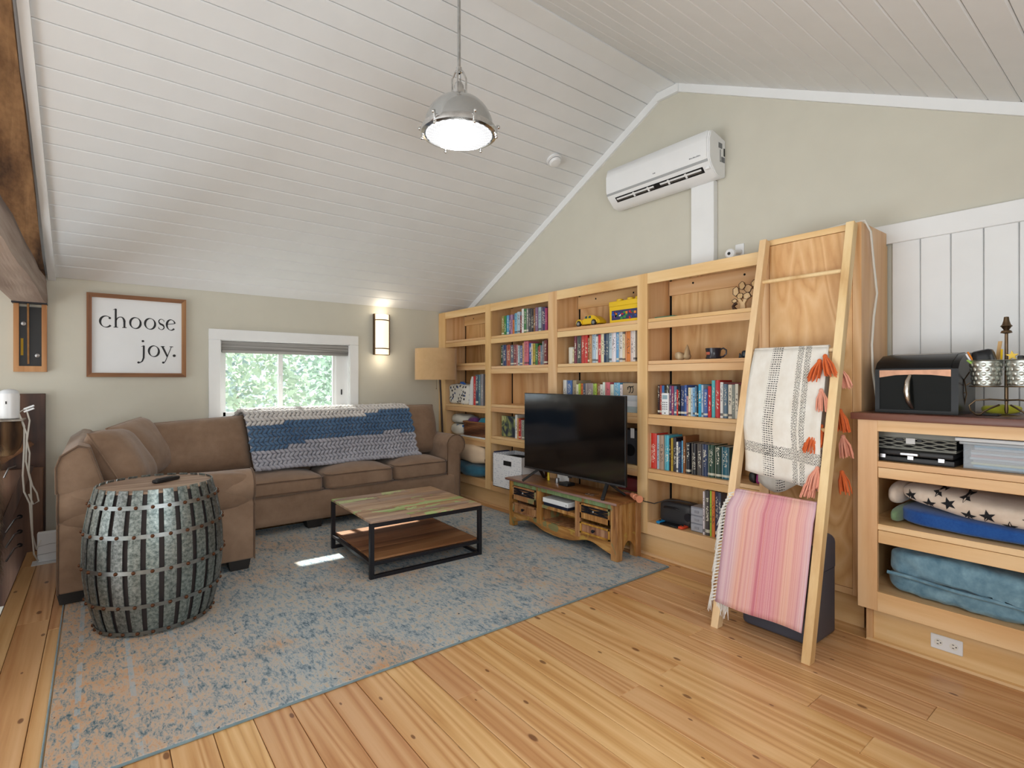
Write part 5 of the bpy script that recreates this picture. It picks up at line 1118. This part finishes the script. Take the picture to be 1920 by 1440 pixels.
# bay one
a=N('spotted_tote',.85); vo=a.n('ShaderNodeTexVoronoi'); vo.inputs['Scale'].default_value=26; a.l(a.coord((1,1,1)),vo.inputs['Vector']); se=a.n('ShaderNodeSeparateColor'); a.l(vo.outputs['Color'],se.inputs[0])
a.col(a.mix(a.math('LESS_THAN',vo.outputs['Distance'],a.math('MULTIPLY_ADD',se.outputs[0],.3,.16)),(226,222,212),a.ramp(se.outputs[1],[(.4,(38,38,42)),(.7,(96,92,90)),(.9,(70,90,140))])))
tt=thing('spotted_tote','white tote bag with dark animal spots on the middle shelf','bag',(3.54,5.45,1.103)); part('bag',MB().sbox(3.45,3.66,5.26,5.725,1.1035,1.345,n=7,cuts=9,nz=.02,fr=8),a.m,tt,smooth=60); part('blue_tag',MB().box(3.49,3.50,5.42,5.50,1.335,1.375,0,.002).box(3.495,3.50,5.39,5.44,1.33,1.36),paint('blue_card',(50,104,190),.5),tt)
small('white_leaning_folder','white magazine file leaning beside the spotted tote bag','folder',MB().prism([(5.262,1.1035),(5.185,1.1035),(5.175,1.43),(5.20,1.44),(5.23,1.38)],'x',3.462,3.66),paint('white_card',(232,233,234),.7),(3.55,5.22,1.103))
wb=thing('wicker_basket','brown woven wicker basket on the fourth shelf of the first bay','basket',(3.55,5.13,.74)); WK=wood('wicker_cane','y',((70,38,22),(110,66,40),(146,96,62)),.6,9,30)
m=MB()
for r in range(9):
    z=.748+r*.0165; L=[]; k=34
    for i in range(k):
        t=i/k*4; off=.0035*(1 if (i+r)%2 else -1); xa,xb,ya_,yb_=3.452,3.66,4.905,5.365
        if t<1: p=(xa-off,ya_+(yb_-ya_)*t)
        elif t<2: p=(xa+(xb-xa)*(t-1),yb_+off)
        elif t<3: p=(xb+off,yb_-(yb_-ya_)*(t-2))
        else: p=(xb-(xb-xa)*(t-3),ya_-off)
        L.append((p[0],p[1],z))
    m.tube(L,.0088,6,closed=True)
part('weave',m,WK,wb,smooth=60); part('rim',MB().tube([(3.452,4.905,.90),(3.452,5.365,.90),(3.66,5.365,.90),(3.66,4.905,.90)],.011,7,closed=True),WK,wb); part('basket_floor',MB().box(3.455,3.655,4.91,5.36,.7405,.747),WK,wb)
m=MB().sbox(3.47,3.63,5.15,5.34,.80,.955,n=3,cuts=5,nz=.03,fr=14); small('purple_scarf','purple cloth heaped in the wicker basket','cloth',m,fabric('purple_cloth',(84,40,86),(120,66,118)),(3.55,5.25,.8),smooth=60)
small('teal_cloth','teal cloth heaped at the right in the wicker basket','cloth',MB().sbox(3.48,3.63,4.92,5.13,.80,.965,n=3,cuts=5,nz=.03,fr=14),fabric('teal_cloth',(36,124,148),(70,160,180)),(3.55,5.02,.8),smooth=60)
small('flat_laptop','white laptop lying flat under the wicker basket','laptop',MB().box(3.428,3.66,4.885,5.40,.7245,.7395,0,.003),GLOSSW,(3.54,5.14,.724))
def printed(name,c1,spots,sc_):
    a=N(name,.8); vo=a.n('ShaderNodeTexVoronoi'); vo.inputs['Scale'].default_value=sc_; a.l(a.coord((1,1,1)),vo.inputs['Vector']); se=a.n('ShaderNodeSeparateColor'); a.l(vo.outputs['Color'],se.inputs[0])
    a.col(a.mix(a.math('MULTIPLY',a.math('LESS_THAN',vo.outputs['Distance'],.26),a.math('GREATER_THAN',se.outputs[2],.45)),c1,a.ramp(se.outputs[0],spots,'CONSTANT'))); return a.m
PB=printed('printed_white_bag',(222,218,206),[(.0,(206,72,50)),(.4,(40,128,124)),(.7,(60,110,170))],11)
small('printed_bag','white cloth bag with coloured prints lying low left of the basket','bag',MB().sbox(3.45,3.66,5.385,5.72,.7245,.862,n=3,cuts=8,nz=.02,fr=8),PB,(3.55,5.55,.724),smooth=60)
small('printed_bag','second printed white bag squashed flat on top of the lower one','bag',MB().sbox(3.46,3.67,5.37,5.70,.866,.975,n=2.8,cuts=8,nz=.02,fr=8),PB,(3.55,5.5,.865),smooth=60)
CB=printed('cream_printed_cloth',(226,200,170),[(.0,(120,142,96)),(.4,(206,128,96)),(.8,(96,70,60))],9)
small('cream_printed_bedding','cream printed bedding folded at the bottom of the first bay','bedding',MB().sbox(3.395,3.66,4.885,5.60,.43,.635,n=4,cuts=9,nz=.035,fr=6),CB,(3.52,5.25,.43),smooth=60)
small('blue_sleeping_bag','teal-blue rolled sleeping bag under the cream bedding','sleeping bag',MB().sbox(3.36,3.66,4.89,5.62,.2765,.425,n=3,cuts=9,nz=.03,fr=7),fabric('teal_blue_nylon',(38,84,106),(64,116,138),20,.3),(3.5,5.25,.276),smooth=60)
# bay two
pb_=thing('dinosaur_picture_book','ring-bound picture book standing face out on the fourth shelf','book',(3.5,4.52,.78))
a=N('picture_book_cover',.5); tcx=a.n('ShaderNodeTexCoord'); gx=a.n('ShaderNodeTexNoise'); gx.inputs['Scale'].default_value=7; gx.inputs['Distortion'].default_value=1.5; a.l(tcx.outputs['Object'],gx.inputs['Vector'])
a.col(a.ramp(gx.outputs[0],[(.42,(40,48,66)),(.5,(84,98,78)),(.58,(150,154,92)),(.66,(196,196,140))])); 
part('cover',MB().box(3.50,3.512,4.40,4.665,.7805,1.005,0,.001),a.m,pb_); rb=MB()
for i in range(7): rb.lathe([(.005,-.0015),(.005,.0015),(.003,.0015)],8,M=T(3.499,4.415,.81+.028*i)@Ry(PI/2))
part('ring_binding',rb,paint('white_ring',(232,232,230),.4),pb_)
a=N('patterned_white_bin',.6); mp_=a.coord((1,1,1),rnd=False); vo=a.n('ShaderNodeTexVoronoi'); vo.inputs['Scale'].default_value=44; vo.inputs['Randomness'].default_value=.25; a.l(mp_,vo.inputs['Vector']); a.col(a.mix(a.math('LESS_THAN',vo.outputs['Distance'],.30),(232,232,234),(176,182,198)))
bn=thing('white_storage_bin','white patterned storage bin with a slot handle beside the television','bin',(3.45,4.32,.2765))
m=MB(); X0,X1,Y0,Y1,ZB,ZT=3.30,3.60,4.06,4.555,.2765,.625; t_=.006
m.box(X1-t_,X1,Y0,Y1,ZB,ZT).box(X0,X1,Y0,Y0+t_,ZB,ZT).box(X0,X1,Y1-t_,Y1,ZB,ZT).box(X0,X1,Y0,Y1,ZB,ZB+t_)
hy0,hy1,hz0,hz1=4.235,4.375,.515,.565
m.box(X0,X0+t_,Y0,Y1,ZB,hz0).box(X0,X0+t_,Y0,Y1,hz1,ZT).box(X0,X0+t_,Y0,hy0,hz0,hz1).box(X0,X0+t_,hy1,Y1,hz0,hz1)
part('bin',m,a.m,bn,smooth=None); small('bin_contents','dark block filling the white patterned bin','cloth',MB().sbox(X0+.012,X1-.012,Y0+.012,Y1-.012,ZB+.01,.60,n=6,cuts=6,nz=.01),DARKH,(3.45,4.32,.29),smooth=60)  # plain dark block fills the bin behind its handle slot

# ---------------------------------------------------------------- low cabinet: shelves and counter
bk2=thing('slatted_basket','grey plastic basket with curved slats lying on the black case','basket',(3.42,.85,1.037)); GY=paint('grey_taupe_plastic',(140,138,128),.5)
part('body',MB().box(3.31,3.55,.70,1.045,1.094,1.126,0,.004).box(3.30,3.56,.70,1.045,1.0375,1.046),GY,bk2)
for r in range(5):
    z=1.05+r*.0105
    part('slat',MB().tube([(3.305,1.045-i*.345/24,z+.004*math.sin(i*PI/3+(PI if r%2 else 0))) for i in range(25)],.0032,5),GY,bk2)
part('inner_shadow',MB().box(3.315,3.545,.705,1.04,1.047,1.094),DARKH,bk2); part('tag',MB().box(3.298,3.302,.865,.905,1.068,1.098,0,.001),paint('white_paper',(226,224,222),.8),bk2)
for a_,b_ in ((.835,.86),(.915,.95)): part('end_grip',MB().box(3.300,3.306,a_,b_,1.08,1.095,0,.003),BLACK,bk2)
tl=thing('black_tool_case','flat black hard case with three silver clasps on the cabinet shelf','case',(3.4,.85,.975)); part('lower_shell',MB().box(3.245,3.60,.695,1.055,.9755,1.004,0,.005,2),BLACK,tl); part('upper_shell',MB().box(3.25,3.60,.70,1.05,1.008,1.036,0,.008,2),BLACK,tl)
for y in (.99,.87,.745): part('clasp',MB().box(3.241,3.247,y-.014,y+.014,.992,1.014,0,.002),STEELM,tl)
part('handle',MB().box(3.236,3.25,.835,.915,1.012,1.030,0,.004),STEELM,tl)
cb=thing('clear_storage_bin','clear plastic storage bin with white lid full of papers','bin',(3.4,.4,.975))
part('tub',MB().box(3.262,3.268,.1,.665,.98,1.10,0,.001).box(3.262,3.60,.66,.666,.98,1.10,0,.001).box(3.262,3.60,.1,.666,.977,.981),clear('clear_plastic',(236,240,244),.22,.08),cb); part('rim',MB().box(3.252,3.61,.09,.680,1.092,1.106,0,.003),clear('clear_rim',(236,240,244),.4,.1),cb); part('lid',MB().box(3.248,3.615,.085,.695,1.106,1.124,0,.005,2),paint('white_lid',(222,226,230),.4),cb)
R.seed(17); pcs=[(96,168,196),(206,204,198),(190,170,160),(214,206,150),(206,150,140),(198,196,194),(170,160,150),(216,212,206)]
for i in range(9):
    z=.985+i*.0118; c_=pcs[(i*3)%8]
    s_=small('paper_sheaf',f"{['blue','white','tan','yellow','rose','pale grey','brown-grey','cream','light blue'][i]} sheaf of papers, {['lowest','second','third','fourth','fifth','sixth','seventh','eighth','topmost'][i]} in the clear storage bin",'paper',MB().box(3.275+R.uniform(0,.01),3.58,.12,.648-R.uniform(0,.02),z,z+.0105),paint('sheaf_%d_%d_%d'%c_,c_,.8),(3.4,.4,z),group='papers in the clear bin')
# star blanket, blue blanket, teal blanket
a=N('star_fleece',.95,0,.1); a.col(a.ramp(a.noise(a.coord((1,1,1)),12,3),[(.3,(206,186,168)),(.7,(226,210,194))])); a.b.inputs['Sheen Weight'].default_value=.3
sb=thing('star_blanket','folded cream fleece blanket with black stars on the cabinet shelf','blanket',(3.45,.4,.7)); STM=paint('black_fleece',(24,24,28),.95)
def sbf(q):
    k=(.95-q.y)/.9; return (q.x,q.y,q.z-.03*max(0,k)+.012*math.sin(q.y*9))
part('folded_fleece',MB().sbox(3.245,3.66,-.2,.945,.74,.858,n=3.2,cuts=15,nz=.008,fr=7,fn=sbf),a.m,sb,smooth=70)
part('rolled_end',MB().sbox(3.30,3.62,.93,1.0,.735,.85,n=2.6,cuts=7,nz=.006,fr=9),a.m,sb,smooth=70)
def starpts(cy_,cz_,r,rot): return [(cy_+(r if i%2==0 else r*.42)*math.sin(2*PI*i/10+rot),cz_+(r if i%2==0 else r*.42)*math.cos(2*PI*i/10+rot)) for i in range(10)]
from mathutils.bvhtree import BVHTree
fb=[o for o in sb.children if o.name.startswith('folded_fleece')][0]; bv=BVHTree.FromPolygons([v.co+sb.location for v in fb.data.vertices],[p.vertices[:] for p in fb.data.polygons])
def front_x(y,z):
    h=bv.ray_cast(Vector((2.9,y,z)),Vector((1,0,0)))[0]
    return (h.x if h is not None and h.x<3.40 else 3.40)-.001
for y,z,r,rot in ((.885,.803,.026,.3),(.80,.778,.026,.1),(.72,.797,.026,.35),(.645,.752,.026,-.15),(.575,.765,.026,.2),(.50,.73,.024,0),(.765,.842,.02,.2),(.66,.835,.02,.4),(.43,.775,.024,.3),(.36,.745,.024,.1)):
    P=starpts(y,z,r*1.2,rot); m=MB(); Q=[]
    for i in range(10):
        a_,b_=P[i],P[(i+1)%10]; Q+=[a_,((a_[0]+b_[0])/2,(a_[1]+b_[1])/2)]
    P=Q; A=[m.bm.verts.new((front_x(p,q_)-.003,p,q_)) for p,q_ in P]; B=[m.bm.verts.new((front_x(p,q_)+.012,p,q_)) for p,q_ in P]; ce=m.bm.verts.new((front_x(y,z)-.004,y,z)); n=len(A)
    for i in range(n): m.bm.faces.new((ce,A[i],A[(i+1)%n])); m.bm.faces.new((A[i],B[i],B[(i+1)%n],A[(i+1)%n]))
    bmesh.ops.recalc_face_normals(m.bm,faces=m.bm.faces[:]); part('star',m,STM,sb,smooth=None)
def bbf(q):
    k=(.97-q.y)/.9; return (q.x,q.y,q.z+(.0 if q.z<.68 else .028-.04*k))
bb=thing('blue_blanket','bright blue knitted blanket under the star fleece blanket','blanket',(3.45,.4,.648)); part('folded_knit',MB().sbox(3.25,3.66,-.2,.945,.6485,.72,n=4,cuts=13,nz=.004,fr=10,fn=bbf),fabric('bright_blue_knit',(30,70,138),(50,98,168),90,.6,120),bb,smooth=70)
part('green_edge',MB().sbox(3.256,3.655,.925,.972,.652,.728,n=3.4,cuts=7,nz=.004,fr=12),fabric('sage_knit',(96,124,92),(130,152,116),90,.6,120),bb,smooth=70)
TQ=fabric('teal_plush',(62,100,122),(136,170,186),22,.5,180,1,9)
tq=thing('teal_blanket','plush dusty teal blanket folded on the bottom of the low cabinet','blanket',(3.45,.4,.295))
def tf(q): 
    k=max(0,(1.0-q.y)); return (q.x,q.y,q.z-.055*k*(1 if q.z>.42 else .2)+.008*math.sin(q.y*11))
part('lower_fold',MB().sbox(3.235,3.66,-.2,1.005,.2955,.40,n=4.5,cuts=27,nz=.020,fr=13,fn=lambda q:(q.x+.05*max(0,q.y-.9),q.y,q.z)),TQ,tq,smooth=70)
part('upper_fold',MB().sbox(3.222,3.66,-.2,.978,.375,.545,n=5,cuts=27,nz=.020,fr=13,fn=tf),TQ,tq,smooth=70)
part('hem',MB().tube([(3.224+.01*math.sin(i),.965-i*.06,.405-.0034*i*.9) for i in range(20)],.009,7),TQ,tq,smooth=70)
# bread box
bb_=thing('bread_box','black countertop bread box with tinted front and curved metal handle','bread box',(3.45,.87,1.226)); GB=paint('gloss_black',(15,15,17),.22,spec=.25)
sp_=[(3.30,1.2265),(3.30,1.455),(3.33,1.490),(3.42,1.528),(3.55,1.540),(3.63,1.535),(3.63,1.2265)]
for y0_,y1_ in ((1.022,1.043),(.692,.72)): part('side',MB().prism(sp_,'y',y0_,y1_),GB,bb_)
part('top_cover',MB().prism([(3.30,1.445),(3.30,1.458),(3.33,1.493),(3.42,1.531),(3.55,1.543),(3.63,1.538),(3.63,1.528),(3.42,1.52),(3.34,1.485),(3.315,1.445)],'y',.72,1.022),GB,bb_)
part('copper_trim',MB().prism([(1.022,1.450),(.72,1.450),(.72,1.415),(.80,1.425),(.87,1.427),(.95,1.424),(1.022,1.412)],'x',3.297,3.304),metal('copper_trim',(170,128,104),.35),bb_)
part('front_panel',MB().box(3.304,3.312,.72,1.022,1.243,1.45),clear('tinted_glass',(96,98,94),.10,.05),bb_); part('bottom',MB().box(3.30,3.63,.72,1.022,1.2265,1.243),GB,bb_); part('back',MB().box(3.61,3.63,.72,1.022,1.243,1.53),GB,bb_)
part('handle',MB().tube([(3.303,.888,1.42),(3.282,.893,1.39),(3.272,.894,1.34),(3.276,.888,1.29),(3.302,.878,1.255)],[.010,.013,.015,.013,.010],10),metal('handle_nickel',(214,208,200),.2),bb_)
part('top_label',MB().prism([(3.43,1.533),(3.60,1.5425),(3.60,1.5435),(3.43,1.534)],'y',.75,.99),paint('label_silver',(196,184,172),.4),bb_)
for y,z in ((.80,1.285),(.775,1.29),(.74,1.30)): part('inner_reflector',MB().ball((3.42,y,z),.006,8),paint('amber_bead',(236,180,60),.2),bb_)
part('inner_tray',MB().box(3.34,3.60,.73,.83,1.244,1.33,0,.004),clear('smoky_tray',(150,156,150),.4,.1),bb_)
# utensil caddy
uc=thing('wire_caddy','bronze wire caddy with finial holding two embossed metal buckets','caddy',(3.42,.545,1.226))
def bucket(cx,cy,name='bucket'):
    o=part(name,MB().lathe([(0,1.372),(.050,1.372),(.062,1.488),(.066,1.492),(.062,1.494),(.057,1.486),(.046,1.378),(0,1.378)],30,cx,cy),metal('bucket_tin',(190,194,188),.4),uc)
    e=MB()
    for r in range(5):
        z=1.385+r*.0215; rr=.0505+.0115*(z-1.372)/.116
        for k in range(14):
            t=2*PI*(k+.5*(r%2))/14; e.ball((cx+rr*math.cos(t),cy+rr*math.sin(t),z),.0105,7,0,(1,.35,.95),Rz(t+PI/2))
    part('embossing',e,metal('bucket_tin_light',(214,216,208),.4),o,stuff=True)
bucket(3.36,.600); bucket(3.36,.470)
part('centre_post',MB().lathe([(0,1.235),(.006,1.24),(.008,1.26),(.006,1.28),(.0075,1.30),(.0065,1.62),(.022,1.624),(.018,1.634),(.010,1.638),(.018,1.652),(.023,1.656),(.016,1.664),(.011,1.682),(.009,1.70),(0,1.702)],14,3.42,.538),BRONZE,uc)
BZ=BRONZE
for dy in (-1,1): part('scroll_foot',MB().tube([(3.40,.538,1.302),(3.37,.538+dy*.05,1.306),(3.35,.538+dy*.10,1.30),(3.345,.538+dy*.122,1.275),(3.35,.538+dy*.118,1.25),(3.355,.538+dy*.10,1.232),(3.36,.538+dy*.082,1.233),(3.36,.538+dy*.072,1.246),(3.365,.538+dy*.05,1.262),(3.39,.538+dy*.02,1.28)],.0042,7),BZ,uc)
part('wire_tray',MB().tube([(3.36+.062*math.cos(t*PI/10),.60+.062*math.sin(t*PI/10),1.368) for t in range(20)],.0028,6,closed=True).tube([(3.36+.062*math.cos(t*PI/10),.47+.062*math.sin(t*PI/10),1.368) for t in range(20)],.0028,6,closed=True),BZ,uc)
part('side_vine',MB().tube([(3.42,.70,1.232),(3.42,.685,1.33),(3.40,.69,1.40),(3.38,.665,1.44)],.003,6).tube([(3.42,.685,1.33),(3.42,.70,1.345),(3.42,.712,1.335)],.0025,6).tube([(3.41,.687,1.37),(3.41,.67,1.385),(3.40,.66,1.378)],.0025,6),BZ,uc)
wl=MB().sbox(3.325,3.40,.565,.645,1.44,1.545,n=7,cuts=5,M=T(3.36,.6,1.49)@Rx(math.radians(-12))@T(-3.36,-.6,-1.49)); small('black_pouch','glossy black pouch standing in the left bucket','pouch',wl,GB,(3.36,.6,1.44))
small('orange_pencil','orange pencil leaning out of the left bucket','pencil',MB().tube([(3.345,.622,1.44),(3.325,.662,1.535)],.004,6),paint('orange_lacquer',(222,130,40),.4),(3.345,.622,1.44))
small('white_pen','white pen leaning out of the left bucket beside the pencil','pen',MB().tube([(3.342,.63,1.44),(3.325,.668,1.525)],.004,6),GLOSSW,(3.342,.63,1.44))
small('green_pen','green and white marker lying over the left bucket rim','pen',MB().tube([(3.33,.64,1.47),(3.315,.662,1.495)],.005,6),paint('lime_plastic',(150,190,90),.4),(3.33,.64,1.47))
small('wooden_stick','flat wooden stick standing in the left bucket behind the pouch','stick',MB().bar((3.40,.575,1.42),(3.42,.560,1.585),.018,.004),LW,(3.4,.575,1.42))
small('yellow_pencil','short yellow pencil standing beside the caddy post','pencil',MB().tube([(3.38,.553,1.43),(3.39,.549,1.545)],.0045,6),YEL,(3.38,.55,1.43))
small('yellow_star_toy','yellow plastic star standing in the right bucket','toy',MB().prism(starpts(.508,1.512,.024,0.05),'x',3.352,3.366),YEL,(3.36,.508,1.49))
small('black_clip','black and white clip in the right bucket beside the star','clip',MB().box(3.35,3.37,.468,.49,1.44,1.512,0,.003),BLACK,(3.36,.48,1.44))
small('orange_marker','thick orange marker leaning in the right bucket at the frame edge','marker',MB().tube([(3.35,.46,1.43),(3.35,.43,1.545)],.010,10),paint('orange_lacquer',(222,130,40),.4),(3.35,.455,1.43))
small('yellow_sponge','yellow-green cloth lying on the counter behind the wire caddy','cloth',MB().sbox(3.50,3.60,.50,.65,1.2265,1.275,n=3,cuts=5,nz=.012,fr=20),fabric('lime_cloth',(170,170,40),(200,198,70)),(3.55,.57,1.226),smooth=60)
small('black_phone','black phone lying flat on the counter under the wire caddy','phone',MB().box(3.36,3.43,.555,.64,1.2265,1.236,0,.003),BLACK,(3.4,.6,1.226))
